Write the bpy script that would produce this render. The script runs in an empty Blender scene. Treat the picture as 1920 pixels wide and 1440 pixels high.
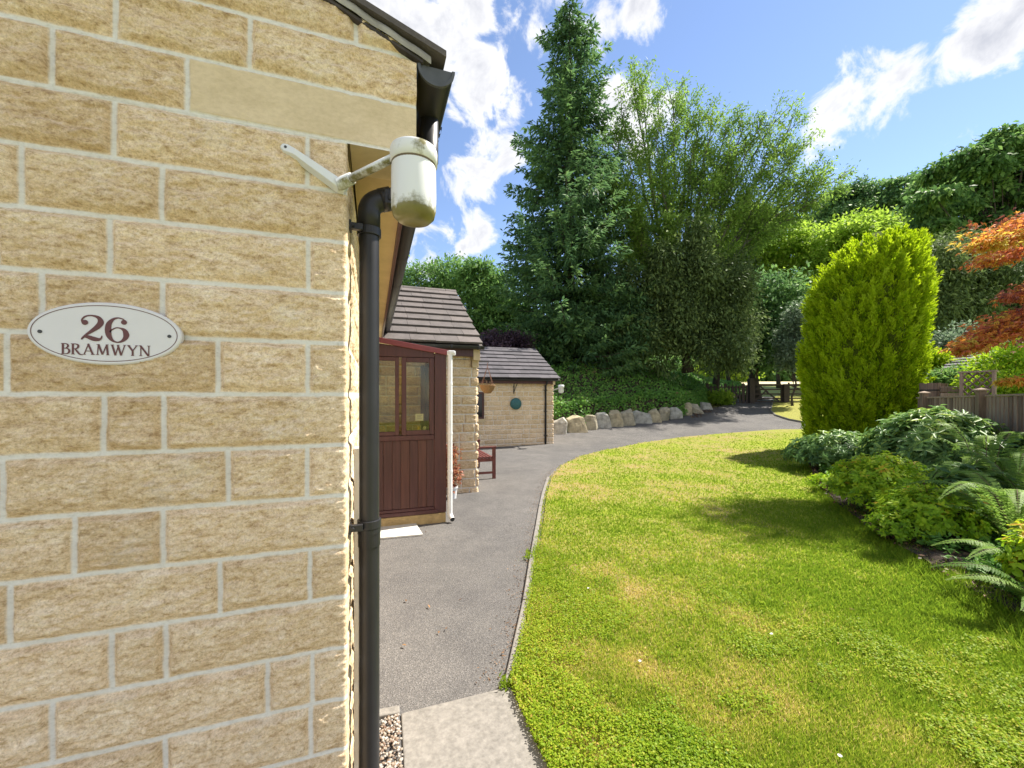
import bpy, bmesh, math, random
import numpy as np
from mathutils import Vector
R = math.radians
S = bpy.context.scene
C = S.collection
rng = np.random.default_rng(7)
random.seed(7)

# ------------------------------------------------------------------ camera, sky, sun
FPX, CAMZ, YAW, HORY = 760.0, 1.6, R(18.9), 740.0
FW = np.array([math.sin(YAW), math.cos(YAW)]); RT = np.array([math.cos(YAW), -math.sin(YAW)])
cd = bpy.data.cameras.new('camera'); cam = bpy.data.objects.new('camera', cd); C.objects.link(cam)
cd.sensor_width = 36; cd.lens = FPX/1920*36; cd.shift_y = (HORY-720)/1920
cd.clip_start = .05; cd.clip_end = 3000
cam.location = (0, 0, CAMZ); cam.rotation_euler = (R(90), 0, -YAW)
S.camera = cam
SUN_EL = R(53); SUN_H = np.array([.993, .12])
sd = bpy.data.lights.new('sun', 'SUN'); sun = bpy.data.objects.new('sun', sd); C.objects.link(sun)
sd.energy = 2.8; sd.angle = R(.6); sd.color = (1, .93, .82)
sdir = Vector((SUN_H[0]*math.cos(SUN_EL), SUN_H[1]*math.cos(SUN_EL), math.sin(SUN_EL)))
sun.rotation_euler = sdir.to_track_quat('Z', 'Y').to_euler(); sun.location = (20, 0, 30)
S.view_settings.view_transform = 'Standard'; S.view_settings.look = 'None'
S.view_settings.exposure = 2.0; S.view_settings.gamma = 1

def pdir(px, py):
    a = (px-960)/FPX; b = (HORY-py)/FPX
    h = FW + a*RT
    return np.array([h[0], h[1], b])
def P(px, py, Z):
    d = pdir(px, py)*Z
    return np.array([d[0], d[1], d[2]+CAMZ])
_gz = (np.array([-50, 5, 7, 10, 13, 15, 17, 20, 23, 30, 40, 60, 120]), np.array([0, 0, -.03, -.06, -.09, .06, .33, .75, 1.1, 1.75, 2.55, 3.5, 5]))
def gzZ(Z):
    Z = np.asarray(Z, float)
    return sum(np.interp(Z+o, *_gz) for o in (-.8, -.4, 0, .4, .8))/5
def dep(x, y): return x*FW[0]+y*FW[1]
def gz(x, y): return gzZ(dep(x, y))
def LZ(lat, Z):
    """plan point from lateral offset and depth along the view axis"""
    return np.array([lat*RT[0]+Z*FW[0], lat*RT[1]+Z*FW[1]])
def G(px, py):
    Z = CAMZ*FPX/(py-HORY)
    for _ in range(30): Z = .5*Z+.5*(CAMZ-gzZ(Z))*FPX/(py-HORY)
    return P(px, py, Z)
def onY(px, py, Y):
    d = pdir(px, py); k = Y/d[1]
    return np.array([d[0]*k, Y, CAMZ+d[2]*k])

w = bpy.data.worlds.new('World'); S.world = w; w.use_nodes = True
def build_sky():
    nt = w.node_tree; N = nt.nodes; L = nt.links; N.clear()
    out = N.new('ShaderNodeOutputWorld'); bg = N.new('ShaderNodeBackground'); L.new(bg.outputs[0], out.inputs[0])
    bg.inputs['Strength'].default_value = .15
    sky = N.new('ShaderNodeTexSky'); sky.sky_type = 'NISHITA'; sky.sun_disc = False
    sky.sun_elevation = SUN_EL; sky.sun_rotation = math.atan2(SUN_H[0], SUN_H[1])
    sky.air_density = .8; sky.dust_density = .05; sky.ozone_density = 3.0; sky.altitude = 300
    tc = N.new('ShaderNodeTexCoord'); nrm = N.new('ShaderNodeVectorMath'); nrm.operation = 'NORMALIZE'
    L.new(tc.outputs['Generated'], nrm.inputs[0])
    def M(op, a, b=None, c=None, clamp=False):
        n = N.new('ShaderNodeMath'); n.operation = op; n.use_clamp = clamp
        for i, v in enumerate((a, b, c)):
            if v is None: continue
            if isinstance(v, (int, float)): n.inputs[i].default_value = v
            else: L.new(v, n.inputs[i])
        return n.outputs[0]
    def noise(scale, det, rough, dist=0):
        n = N.new('ShaderNodeTexNoise'); n.inputs['Scale'].default_value = scale; n.inputs['Detail'].default_value = det
        n.inputs['Roughness'].default_value = rough; n.inputs['Distortion'].default_value = dist
        L.new(nrm.outputs[0], n.inputs['Vector']); return n.outputs[0]
    blobs = [  # px, py, radius in degrees: cloud banks seen in the photograph
        (742, 22, 4.2), (845, 80, 3.2), (800, 120, 3.2), (910, 165, 3.9), (865, 185, 3.0), (700, 0, 4), (890, 15, 2.4), (840, 30, 2.4),
        (895, 310, 3.5), (938, 280, 3.0), (865, 350, 3.0), (850, 430, 3.4), (885, 428, 2.6), (800, 440, 3), (790, 500, 2),
        (1000, 10, 3.2), (1130, 0, 3.6), (1190, 0, 3), (1060, 10, 2),
        (1640, 168, 2.8), (1672, 150, 1.6), (1590, 195, 3.0), (1550, 245, 2.2), (1525, 275, 1.4), (1615, 210, 2.4),
        (1850, 70, 2.4), (1890, 40, 2.6), (1905, 5, 2.4), (1190, 205, 3.2), (1155, 190, 2.2), (1250, 205, 2.4), (1200, 290, 1.6)]
    acc = None
    for px, py, r in blobs:
        v = Vector(pdir(px, py)).normalized()
        d = N.new('ShaderNodeVectorMath'); d.operation = 'DOT_PRODUCT'; L.new(nrm.outputs[0], d.inputs[0]); d.inputs[1].default_value = v
        # 1 at the centre, 0 at 1.5 r
        k = 1-math.cos(R(r*1.25))
        m = M('MULTIPLY_ADD', d.outputs['Value'], 1/k, 1-1/k)
        acc = m if acc is None else M('SMOOTH_MAX', acc, m, .12)
    acc = M('MAXIMUM', acc, -1.6)
    sep = N.new('ShaderNodeSeparateXYZ'); L.new(nrm.outputs[0], sep.inputs[0])
    # unseen cloud deck added behind the camera to fill the shaded house front
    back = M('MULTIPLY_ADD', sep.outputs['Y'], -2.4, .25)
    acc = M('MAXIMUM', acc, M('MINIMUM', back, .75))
    n1 = noise(11, 10, .62, .4); n2 = noise(4.2, 7, .6, .2)
    den = M('ADD', acc, M('MULTIPLY_ADD', n1, 6.2, -3.42))
    mask = N.new('ShaderNodeMapRange'); mask.interpolation_type = 'SMOOTHSTEP'
    L.new(den, mask.inputs['Value']); mask.inputs['From Min'].default_value = -.25; mask.inputs['From Max'].default_value = .75
    mk = M('MULTIPLY', mask.outputs[0], .96)
    shade = N.new('ShaderNodeMapRange'); L.new(M('ADD', M('MULTIPLY', den, .35), n2), shade.inputs['Value'])
    shade.inputs['From Min'].default_value = .55; shade.inputs['From Max'].default_value = 1.25
    cr = N.new('ShaderNodeMix'); cr.data_type = 'RGBA'
    L.new(shade.outputs[0], cr.inputs['Factor'])
    cr.inputs[6].default_value = (2.05, 2.03, 2.02, 1); cr.inputs[7].default_value = (1.1, 1.13, 1.25, 1)
    sat = N.new('ShaderNodeMix'); sat.data_type = 'RGBA'; sat.blend_type = 'MULTIPLY'; sat.inputs['Factor'].default_value = 1
    L.new(sky.outputs[0], sat.inputs[6]); sat.inputs[7].default_value = (.5, .455, .43, 1)
    mix = N.new('ShaderNodeMix'); mix.data_type = 'RGBA'
    L.new(mk, mix.inputs['Factor']); L.new(sat.outputs[2], mix.inputs[6]); L.new(cr.outputs[2], mix.inputs[7])
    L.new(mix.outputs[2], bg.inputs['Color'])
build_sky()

# ------------------------------------------------------------------ helpers
def hashn(ix, iy, iz):
    h = (ix*374761393 + iy*668265263 + iz*2147483647 + 1274126177) & 0xffffffff
    h = ((h ^ (h >> 13))*1274126177) & 0xffffffff
    return ((h ^ (h >> 16)) & 0xffff)/32767.5-1
def vn(p):
    p = np.asarray(p, float); i = np.floor(p).astype(np.int64); f = p-i; f = f*f*(3-2*f)
    r = 0
    for dx in (0, 1):
        wx = f[:, 0] if dx else 1-f[:, 0]
        for dy in (0, 1):
            wy = f[:, 1] if dy else 1-f[:, 1]
            for dz in (0, 1):
                wz = f[:, 2] if dz else 1-f[:, 2]
                r = r+wx*wy*wz*hashn(i[:, 0]+dx, i[:, 1]+dy, i[:, 2]+dz)
    return r
def fbm(p, o=4, g=.5):
    p = np.asarray(p, float); r = 0; a = 1; s = 0
    for k in range(o):
        r = r+a*vn(p*(2**k)+17.3*k); s += a; a *= g
    return r/s
def sstep(a, b, x):
    t = np.clip((x-a)/(b-a), 0, 1); return t*t*(3-2*t)
def p3(x, y, z=0): return np.stack(np.broadcast_arrays(np.asarray(x, float), np.asarray(y, float), np.asarray(z, float)), -1)

ROOT = {}
def props(o, label=None, cat=None, group=None, kind=None):
    if label: o['label'] = label
    if cat: o['category'] = cat
    if group: o['group'] = group
    if kind: o['kind'] = kind
    return o
def thing(name, label, cat, loc, group=None):
    o = bpy.data.objects.new(name, None); o.empty_display_size = .1; C.objects.link(o)
    o.location = tuple(float(v) for v in loc); ROOT[o] = np.array(loc, float)
    return props(o, label, cat, group)
def mesh(name, V, F, mat, parent=None, loc=None, attrs=None, smooth=False, bevel=0, label=None):
    """V in world coordinates; F an (n,3|4) array or a list of polygons"""
    V = np.asarray(V, float).reshape(-1, 3)
    o0 = ROOT[parent] if parent is not None else np.array(loc if loc is not None else (0, 0, 0), float)
    me = bpy.data.meshes.new(name)
    if isinstance(F, np.ndarray):
        n, k = F.shape; F = F.astype(np.int32)
        me.vertices.add(len(V)); me.vertices.foreach_set('co', (V-o0).astype(np.float32).ravel())
        me.loops.add(n*k); me.loops.foreach_set('vertex_index', F.ravel())
        me.polygons.add(n); me.polygons.foreach_set('loop_start', np.arange(0, n*k, k, dtype=np.int32))
        me.polygons.foreach_set('loop_total', np.full(n, k, dtype=np.int32))
        me.update(calc_edges=True)
    else:
        me.from_pydata([tuple(v) for v in (V-o0)], [], F); me.update()
    if smooth: me.polygons.foreach_set('use_smooth', np.ones(len(me.polygons), bool))
    for k, a in (attrs or {}).items():
        at = me.attributes.new(k, 'FLOAT', 'POINT'); at.data.foreach_set('value', np.asarray(a, np.float32))
    me.materials.append(mat)
    o = bpy.data.objects.new(name, me); C.objects.link(o)
    ROOT[o] = o0
    if parent is not None: o.parent = parent
    else: o.location = tuple(o0)
    if bevel:
        b = o.modifiers.new('b', 'BEVEL'); b.width = bevel; b.segments = 2; b.limit_method = 'ANGLE'
    if label: o['label'] = label
    return o

class MB:
    def __init__(s): s.V = []; s.F = []
    def add(s, V, F):
        n = len(s.V); s.V += [tuple(map(float, v)) for v in V]; s.F += [tuple(int(i)+n for i in f) for f in F]; return s
    def box(s, a, b):
        x0, y0, z0 = a; x1, y1, z1 = b
        return s.add([(x0, y0, z0), (x1, y0, z0), (x1, y1, z0), (x0, y1, z0), (x0, y0, z1), (x1, y0, z1), (x1, y1, z1), (x0, y1, z1)],
                     [(0, 3, 2, 1), (4, 5, 6, 7), (0, 1, 5, 4), (1, 2, 6, 5), (2, 3, 7, 6), (3, 0, 4, 7)])
    def hexa(s, bot, top):
        n = len(bot)
        return s.add(list(bot)+list(top), [tuple(range(n))[::-1], tuple(range(n, 2*n))]+[(i, (i+1) % n, n+(i+1) % n, n+i) for i in range(n)])
    def bar(s, p, q, wd, ht, up=(0, 0, 1)):
        """rectangular bar from p to q"""
        p = Vector(p); q = Vector(q); d = (q-p).normalized(); u = Vector(up)
        a = d.cross(u).normalized()*wd/2; b = a.cross(d).normalized()*ht/2
        return s.hexa([p-a-b, p+a-b, p+a+b, p-a+b], [q-a-b, q+a-b, q+a+b, q-a+b])
    def tube(s, pts, r, n=8, cap=True):
        pts = [Vector(tuple(map(float, p))) for p in pts]
        r = [r]*len(pts) if isinstance(r, (int, float)) else list(r)
        V = []; F = []; a = None
        for i, p in enumerate(pts):
            d = (pts[min(i+1, len(pts)-1)]-pts[max(i-1, 0)]).normalized()
            if a is None:
                a = d.cross(Vector((0, 0, 1)) if abs(d.z) < .9 else Vector((1, 0, 0))).normalized()
            else: a = (a-d*a.dot(d)).normalized()
            b = d.cross(a)
            for k in range(n):
                t = 2*math.pi*k/n; V.append(p+(a*math.cos(t)+b*math.sin(t))*r[i])
        for i in range(len(pts)-1):
            for k in range(n):
                F.append((i*n+k, i*n+(k+1) % n, (i+1)*n+(k+1) % n, (i+1)*n+k))
        if cap: F += [tuple(range(n))[::-1], tuple(range((len(pts)-1)*n, len(pts)*n))]
        return s.add(V, F)
    def lathe(s, c, prof, n=24):
        V = []; F = []
        for r, z in prof:
            for k in range(n):
                t = 2*math.pi*k/n; V.append((c[0]+r*math.cos(t), c[1]+r*math.sin(t), c[2]+z))
        for i in range(len(prof)-1):
            for k in range(n):
                F.append((i*n+k, i*n+(k+1) % n, (i+1)*n+(k+1) % n, (i+1)*n+k))
        return s.add(V, F)
    def build(s, name, mat, parent=None, **k): return mesh(name, s.V, s.F, mat, parent, **k)

# ------------------------------------------------------------------ materials
def material(name):
    m = bpy.data.materials.new(name); m.use_nodes = True
    nt = m.node_tree; return m, nt.nodes, nt.links, nt.nodes['Principled BSDF']
def attr(N, name):
    a = N.new('ShaderNodeAttribute'); a.attribute_name = name; return a.outputs['Fac']
def nz(N, L, scale, det=5, rough=.6, vec=None, stretch=None):
    n = N.new('ShaderNodeTexNoise'); n.inputs['Scale'].default_value = scale; n.inputs['Detail'].default_value = det; n.inputs['Roughness'].default_value = rough
    tc = N.new('ShaderNodeTexCoord'); o = tc.outputs['Object']
    if stretch:
        mp = N.new('ShaderNodeMapping'); mp.inputs['Scale'].default_value = stretch; L.new(o, mp.inputs[0]); o = mp.outputs[0]
    L.new(o, n.inputs['Vector']); return n.outputs['Fac']
def ramp(N, L, fac, stops):
    r = N.new('ShaderNodeValToRGB'); e = r.color_ramp.elements
    while len(e) < len(stops): e.new(.5)
    for q, (p, c) in zip(e, stops): q.position = p; q.color = (*c, 1)
    L.new(fac, r.inputs[0]); return r.outputs[0]
def mixc(N, L, f, a, b, mode='MIX'):
    m = N.new('ShaderNodeMix'); m.data_type = 'RGBA'; m.blend_type = mode
    if isinstance(f, (int, float)): m.inputs[0].default_value = f
    else: L.new(f, m.inputs[0])
    for i, v in ((6, a), (7, b)):
        if isinstance(v, tuple): m.inputs[i].default_value = (*v, 1)
        else: L.new(v, m.inputs[i])
    return m.outputs[2]
def bump(N, L, b, h, st, dist):
    n = N.new('ShaderNodeBump'); n.inputs['Strength'].default_value = st; n.inputs['Distance'].default_value = dist
    L.new(h, n.inputs['Height']); L.new(n.outputs[0], b.inputs['Normal'])
def simple(name, col, rough=.6, var=.15, scale=8, bmp=0, spec=.4, stretch=None, bd=.002):
    m, N, L, b = material(name)
    f = nz(N, L, scale, 6, .65, stretch=stretch)
    c0 = tuple(max(0, v*(1-var)) for v in col); c1 = tuple(v*(1+var) for v in col)
    L.new(ramp(N, L, f, [(.3, c0), (.7, c1)]), b.inputs['Base Color'])
    b.inputs['Roughness'].default_value = rough; b.inputs['Specular IOR Level'].default_value = spec
    if bmp: bump(N, L, b, nz(N, L, scale*4, 6, .7, stretch=stretch), bmp, bd)
    return m
def leafmat(name, stops, trans=.35, rough=.55, spec=.3):
    """leaf colour runs over the per-leaf attribute 'tone'"""
    m, N, L, b = material(name)
    c = ramp(N, L, attr(N, 'tone'), stops)
    L.new(c, b.inputs['Base Color']); b.inputs['Roughness'].default_value = rough; b.inputs['Specular IOR Level'].default_value = spec
    t = N.new('ShaderNodeBsdfTranslucent'); L.new(mixc(N, L, .5, c, (.9, 1, .25), 'MULTIPLY'), t.inputs[0])
    g = N.new('ShaderNodeHueSaturation'); g.inputs['Value'].default_value = 1.25; L.new(c, g.inputs['Color']); L.new(g.outputs[0], t.inputs[0])
    mx = N.new('ShaderNodeMixShader'); mx.inputs[0].default_value = trans
    L.new(b.outputs[0], mx.inputs[1]); L.new(t.outputs[0], mx.inputs[2])
    L.new(mx.outputs[0], N['Material Output'].inputs[0]); return m

def stone_material(name, big=1.0):
    m, N, L, b = material(name)
    n1 = nz(N, L, 7*big, 6, .65, stretch=(1, 1, 2)); n2 = nz(N, L, 55*big, 6, .75, stretch=(1, 1, 1.7)); n3 = nz(N, L, 190*big, 4, .75); n4 = nz(N, L, 26*big, 7, .72, stretch=(.8, .8, 2.4))
    base = ramp(N, L, n1, [(.3, (.66, .53, .365)), (.5, (.745, .615, .455)), (.7, (.8, .7, .56))])
    vein_shade = ramp(N, L, n4, [(.36, (.56, .46, .33)), (.46, (.92, .87, .79)), (.6, (1, 1, 1)), (.72, (1.1, 1.12, 1.14))])  # ochre veins, their dark tone also putting relief shading into the colour
    base = mixc(N, L, .65, base, vein_shade, 'MULTIPLY')
    base = mixc(N, L, .85, base, ramp(N, L, n2, [(.33, (.52, .43, .31)), (.45, (.9, .86, .8)), (.58, (1.03, 1.03, 1.03)), (.72, (1.3, 1.32, 1.34))]), 'MULTIPLY')
    base = mixc(N, L, .75, base, ramp(N, L, n3, [(.3, (.6, .54, .46)), (.48, (1, 1, 1)), (.7, (1.3, 1.3, 1.32))]), 'MULTIPLY')
    tone = ramp(N, L, attr(N, 'tone'), [(0, (.88, .83, .76)), (.35, (.96, .93, .88)), (.7, (1.0, .98, .95)), (1, (1.1, 1.09, 1.1))])
    base = mixc(N, L, 1.0, base, tone, 'MULTIPLY')
    n5 = nz(N, L, 3.1*big, 6, .7)
    base = mixc(N, L, ramp(N, L, n5, [(.56, (0, 0, 0)), (.72, (.4, .4, .4))]), base, (.72, .68, .6))
    base = mixc(N, L, ramp(N, L, nz(N, L, 4.3*big, 8, .75), [(.62, (0, 0, 0)), (.74, (.2, .2, .2))]), base, (.3, .24, .16))
    mort = ramp(N, L, n2, [(.25, (.5, .47, .42)), (.45, (.7, .68, .64)), (.75, (.84, .82, .78))])
    smooth = ramp(N, L, n1, [(.3, (.6, .48, .31)), (.6, (.7, .57, .39))])
    smooth = mixc(N, L, .5, smooth, ramp(N, L, n2, [(.35, (.8, .78, .74)), (.6, (1.05, 1.05, 1.05))]), 'MULTIPLY')
    base = mixc(N, L, attr(N, 'sawn'), base, smooth)
    L.new(mixc(N, L, attr(N, 'mortar'), base, mort), b.inputs['Base Color'])
    b.inputs['Roughness'].default_value = .92; b.inputs['Specular IOR Level'].default_value = .12
    bump(N, L, b, n3, .5, .004); return m
M = {}
M['stone'] = stone_material('rock_faced_stone'); M['stone_far'] = stone_material('coursed_stone', .6)
M['sawn'] = simple('sawn_stone', (.56, .44, .27), .85, .14, 6, .25)
M['upvc'] = simple('black_upvc', (.02, .02, .023), .42, .25, 5)
M['maroon'] = simple('maroon_timber', (.072, .026, .024), .45, .25, 6, .1, stretch=(6, 6, .5))
M['brown_board'] = simple('brown_cladding', (.085, .032, .023), .45, .35, 5, .15, stretch=(9, 9, .35))
M['red_board'] = simple('red_cladding', (.068, .026, .022), .5, .35, 5, .15, stretch=(9, 9, .35))
M['soffit'] = simple('cream_soffit', (.5, .37, .19), .7, .12, 5)
M['white'] = simple('white_plastic', (.72, .73, .74), .35, .06, 8)
M['plaque'] = simple('ceramic_plaque', (.68, .66, .67), .3, .03, 10)
M['ink'] = simple('brown_enamel', (.12, .04, .04), .4, .1, 30)
M['screw'] = simple('dark_screw', (.05, .05, .055), .4, .2, 60)
M['concrete'] = simple('concrete', (.205, .192, .172), .9, .3, 34, .5)
M['slab'] = simple('pale_paving', (.5, .5, .47), .85, .1, 10, .2)
M['iron'] = simple('black_iron', (.02, .02, .02), .6, .2, 20)
M['wood'] = simple('weathered_timber', (.19, .135, .1), .85, .4, 7, .5, stretch=(7, 7, .5))
M['woodp'] = simple('weathered_timber_grey', (.32, .24, .18), .85, .35, 7, .5, stretch=(7, 7, .5))
M['dark_wood'] = simple('dark_gate_timber', (.065, .048, .038), .8, .4, 9, .4, stretch=(4, 4, 1))
M['bark'] = simple('bark', (.07, .055, .042), .95, .5, 7, .8, bd=.02, stretch=(3, 3, .6))
M['bark_grey'] = simple('grey_green_bark', (.12, .115, .08), .95, .4, 5, .6, bd=.01, stretch=(3, 3, .6))
M['stem'] = simple('plant_stem', (.11, .075, .045), .8, .3, 30)
M['soil'] = simple('bed_soil', (.05, .034, .024), .98, .5, 30, .8, bd=.02)
M['bench'] = simple('bench_timber', (.12, .035, .03), .5, .3, 9, .2)
M['teal'] = simple('verdigris', (.035, .12, .125), .6, .35, 24, .3)
M['basket'] = simple('coir', (.22, .13, .06), .95, .4, 60, .8)
M['paper'] = simple('paper', (.75, .75, .73), .7, .03, 10)
M['lead'] = simple('grey_mortar', (.32, .3, .27), .95, .3, 14, .6, bd=.006)
M['boulder'] = None
def tile_material(name, c):
    m, N, L, b = material(name)
    n1 = nz(N, L, 5, 7, .7); n2 = nz(N, L, 70, 4, .7)
    col = ramp(N, L, n1, [(.3, tuple(v*.7 for v in c)), (.55, c), (.75, tuple(min(1, v*1.3) for v in c))])
    col = mixc(N, L, .6, col, ramp(N, L, n2, [(.35, (.7, .7, .7)), (.62, (1.05, 1.05, 1.05)), (.72, (1.7, 1.65, 1.5))]), 'MULTIPLY')
    col = mixc(N, L, 1, col, ramp(N, L, attr(N, 'tone'), [(0, (.78, .78, .78)), (1, (1.15, 1.12, 1.1))]), 'MULTIPLY')
    L.new(col, b.inputs['Base Color']); b.inputs['Roughness'].default_value = .85
    bump(N, L, b, n2, .3, .003); return m
M['tile'] = tile_material('grey_brown_tile', (.125, .108, .1))
M['tile_blue'] = tile_material('slate_grey_tile', (.085, .08, .092))
def mossy(name):
    m, N, L, b = material(name)
    n = nz(N, L, 30, 6, .7); n2 = nz(N, L, 9, 4, .6)
    a = N.new('ShaderNodeMath'); a.operation = 'MULTIPLY'; L.new(attr(N, 'moss'), a.inputs[0]); L.new(n, a.inputs[1])
    f = N.new('ShaderNodeMapRange'); f.inputs['From Min'].default_value = .25; f.inputs['From Max'].default_value = .42; L.new(a.outputs[0], f.inputs['Value'])
    col = mixc(N, L, f.outputs[0], (.74, .75, .76), ramp(N, L, n2, [(.3, (.1, .09, .02)), (.7, (.25, .22, .08))]))
    L.new(col, b.inputs['Base Color']); b.inputs['Roughness'].default_value = .3; return m
M['lampglass'] = mossy('algae_stained_white_glass'); M['lampcap'] = mossy('lichen_spotted_white_casting')
def glassmat():
    m, N, L, b = material('window_glass')
    t = N.new('ShaderNodeBsdfTransparent'); t.inputs[0].default_value = (.92, .9, .72, 1)
    g = N.new('ShaderNodeBsdfGlossy'); g.inputs['Roughness'].default_value = .02
    fr = N.new('ShaderNodeFresnel'); fr.inputs[0].default_value = 1.5
    mx = N.new('ShaderNodeMixShader'); L.new(fr.outputs[0], mx.inputs[0]); L.new(t.outputs[0], mx.inputs[1]); L.new(g.outputs[0], mx.inputs[2])
    L.new(mx.outputs[0], N['Material Output'].inputs[0]); return m
M['glass'] = glassmat()
M['dark_glass'] = simple('dark_glass', (.03, .025, .03), .08, .1, 3)
def asphalt():
    m, N, L, b = material('asphalt')
    v = N.new('ShaderNodeTexVoronoi'); v.inputs['Scale'].default_value = 130
    tc = N.new('ShaderNodeTexCoord'); L.new(tc.outputs['Object'], v.inputs['Vector'])
    n1 = nz(N, L, .6, 7, .68); n2 = nz(N, L, 170, 4, .75); n3 = nz(N, L, 3, 6, .7)
    col = ramp(N, L, n2, [(.3, (.06, .058, .056)), (.52, (.13, .127, .123)), (.72, (.285, .28, .272))])
    sep = N.new('ShaderNodeSeparateColor'); L.new(v.outputs['Color'], sep.inputs[0])
    col = mixc(N, L, .5, col, ramp(N, L, sep.outputs[0], [(0, (.55, .54, .55)), (.7, (1.1, 1.08, 1.06)), (1, (1.7, 1.65, 1.6))]), 'MULTIPLY')
    col = mixc(N, L, .8, col, ramp(N, L, n1, [(.35, (.72, .72, .74)), (.65, (1.12, 1.1, 1.08))]), 'MULTIPLY')
    col = mixc(N, L, .6, col, ramp(N, L, n3, [(.3, (.75, .75, .76)), (.6, (1.08, 1.07, 1.06))]), 'MULTIPLY')
    L.new(col, b.inputs['Base Color']); b.inputs['Roughness'].default_value = .88; b.inputs['Specular IOR Level'].default_value = .2
    bump(N, L, b, v.outputs['Distance'], .6, .006); return m
M['asphalt'] = asphalt()
def lawnmat(name, dry=True):
    m, N, L, b = material(name)
    n = nz(N, L, 120, 4, .7); n2 = nz(N, L, 14, 5, .65)
    g = ramp(N, L, n, [(.3, (.15, .19, .016)), (.7, (.3, .34, .04))])
    d = ramp(N, L, n, [(.3, (.2, .16, .06)), (.7, (.36, .29, .13))])
    a = attr(N, 'dry')
    mth = N.new('ShaderNodeMath'); mth.operation = 'MULTIPLY_ADD'; mth.inputs[1].default_value = .5; L.new(n2, mth.inputs[0]); L.new(a, mth.inputs[2])
    mr = N.new('ShaderNodeMapRange'); mr.inputs['From Min'].default_value = .45; mr.inputs['From Max'].default_value = .95; L.new(mth.outputs[0], mr.inputs['Value'])
    L.new(mixc(N, L, mr.outputs[0], g, d), b.inputs['Base Color']); b.inputs['Roughness'].default_value = .9; b.inputs['Specular IOR Level'].default_value = .1
    bump(N, L, b, n, .6, .02); return m
M['lawn'] = lawnmat('mown_lawn')
M['field'] = simple('rough_field', (.26, .3, .07), .95, .25, 1.2, .4)
M['boulder'] = simple('gritstone_boulder', (.34, .3, .21), .9, .35, 4, .7, bd=.02)
# ------------------------------------------------------------------ stone walling
def wall_sheet(name, parent, bx, by, nx, ny, s, zs, lines, joints, jw=.0056, amp=1.0, mat='stone', seed=0, sawn=None, keep=None, scale=1.0, soft=None):
    """rock-faced coursed stone as a relief sheet. bx,by / nx,ny: plan line and normals per column, s: running length"""
    bx, by, nx, ny, s = (np.asarray(a, float) for a in (bx, by, nx, ny, s)); zs = np.asarray(zs, float)
    SS, ZZ = np.meshgrid(s, zs); nc, nr = len(s), len(zs)
    sf, zf = SS.ravel(), ZZ.ravel()
    q = p3(sf, zf, seed)
    wob = fbm(q*(30/scale, 30/scale, 1), 3)*.0028*scale; wob2 = fbm(q*(30/scale, 30/scale, 1)+50, 3)*.0028*scale
    zz = zf+wob; ss = sf+wob2
    lines = np.asarray(lines); ci = np.clip(np.searchsorted(lines, zz)-1, 0, len(lines)-2)
    dbot = zz-lines[ci]; dtop = lines[ci+1]-zz
    ds = np.full(len(ss), 9.); tone = np.zeros(len(ss)); bid = np.zeros(len(ss), int)
    for c in range(len(lines)-1):
        m = ci == c
        if not m.any(): continue
        j = np.asarray(sorted(joints[c])); k = np.searchsorted(j, ss[m])
        lo = np.where(k > 0, j[np.clip(k-1, 0, len(j)-1)], -99); hi = np.where(k < len(j), j[np.clip(k, 0, len(j)-1)], 99)
        ds[m] = np.minimum(ss[m]-lo, hi-ss[m]); bid[m] = c*1009+k
    d = np.minimum(np.minimum(dbot, dtop), ds)-jw
    tone = (hashn(bid, bid*0+seed, bid*0+3)+1)/2
    off = p3(bid % 97, bid % 89, bid % 83)*3.1
    f = fbm(p3(sf*9, zf*20, seed)/scale+off, 4, .55)
    rid = 1-np.abs(fbm(p3(sf*11+zf*5, zf*26-sf*4, seed+9)/scale+off, 4, .55))*2
    fine = fbm(p3(sf*75, zf*95, seed)/scale, 4, .6)
    vfine = fbm(p3(sf*240, zf*240, seed)/scale, 2, .6)
    edge = sstep(0, .016*scale, d)
    under = sstep(.0, .042*scale, dbot-jw+f*.03*scale+.008*scale)      # chiselled lower arris
    h = edge*(.004+under*(.008+.0095*f)+.0075*rid*under+.0052*fine+.0026*vfine)*amp
    mort = 1-sstep(-.0015*scale, .0025*scale, d)
    h = np.where(mort > .5, .0008*fine, h)
    if soft is not None: h = h*soft(sf); h = np.maximum(h, .0052*sstep(.04, .006, np.abs(sf-CX)))
    sw = np.zeros(len(sf))
    if sawn is not None:
        sw = sawn(sf, zf, d).astype(float); h = np.where((sw > .5) & (mort < .5), .004+.0003*fine, h)
    X = np.tile(bx, nr)+np.tile(nx, nr)*h; Y = np.tile(by, nr)+np.tile(ny, nr)*h
    V = np.stack([X, Y, zf], 1)
    i = np.arange(nr-1)[:, None]*nc+np.arange(nc-1)[None, :]
    F = np.stack([i, i+1, i+nc+1, i+nc], -1).reshape(-1, 4)
    if keep is not None:
        kv = keep(sf, zf); F = F[kv[F].all(1)]
    return mesh(name, V, F, M[mat], parent, attrs={'mortar': mort, 'tone': tone, 'sawn': sw}, smooth=True)
def run_joints(n, L0, L1, long=.44, short=.22, jit=.06, r=None):
    r = r or random.Random(3); J = []
    for c in range(n):
        x = L0+r.uniform(-.3, .0); a = []
        while x < L1+.3:
            x += r.choice((long, long, short*1.3, short))+r.uniform(-jit, jit); a.append(x)
        J.append(a)
    return J

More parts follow.
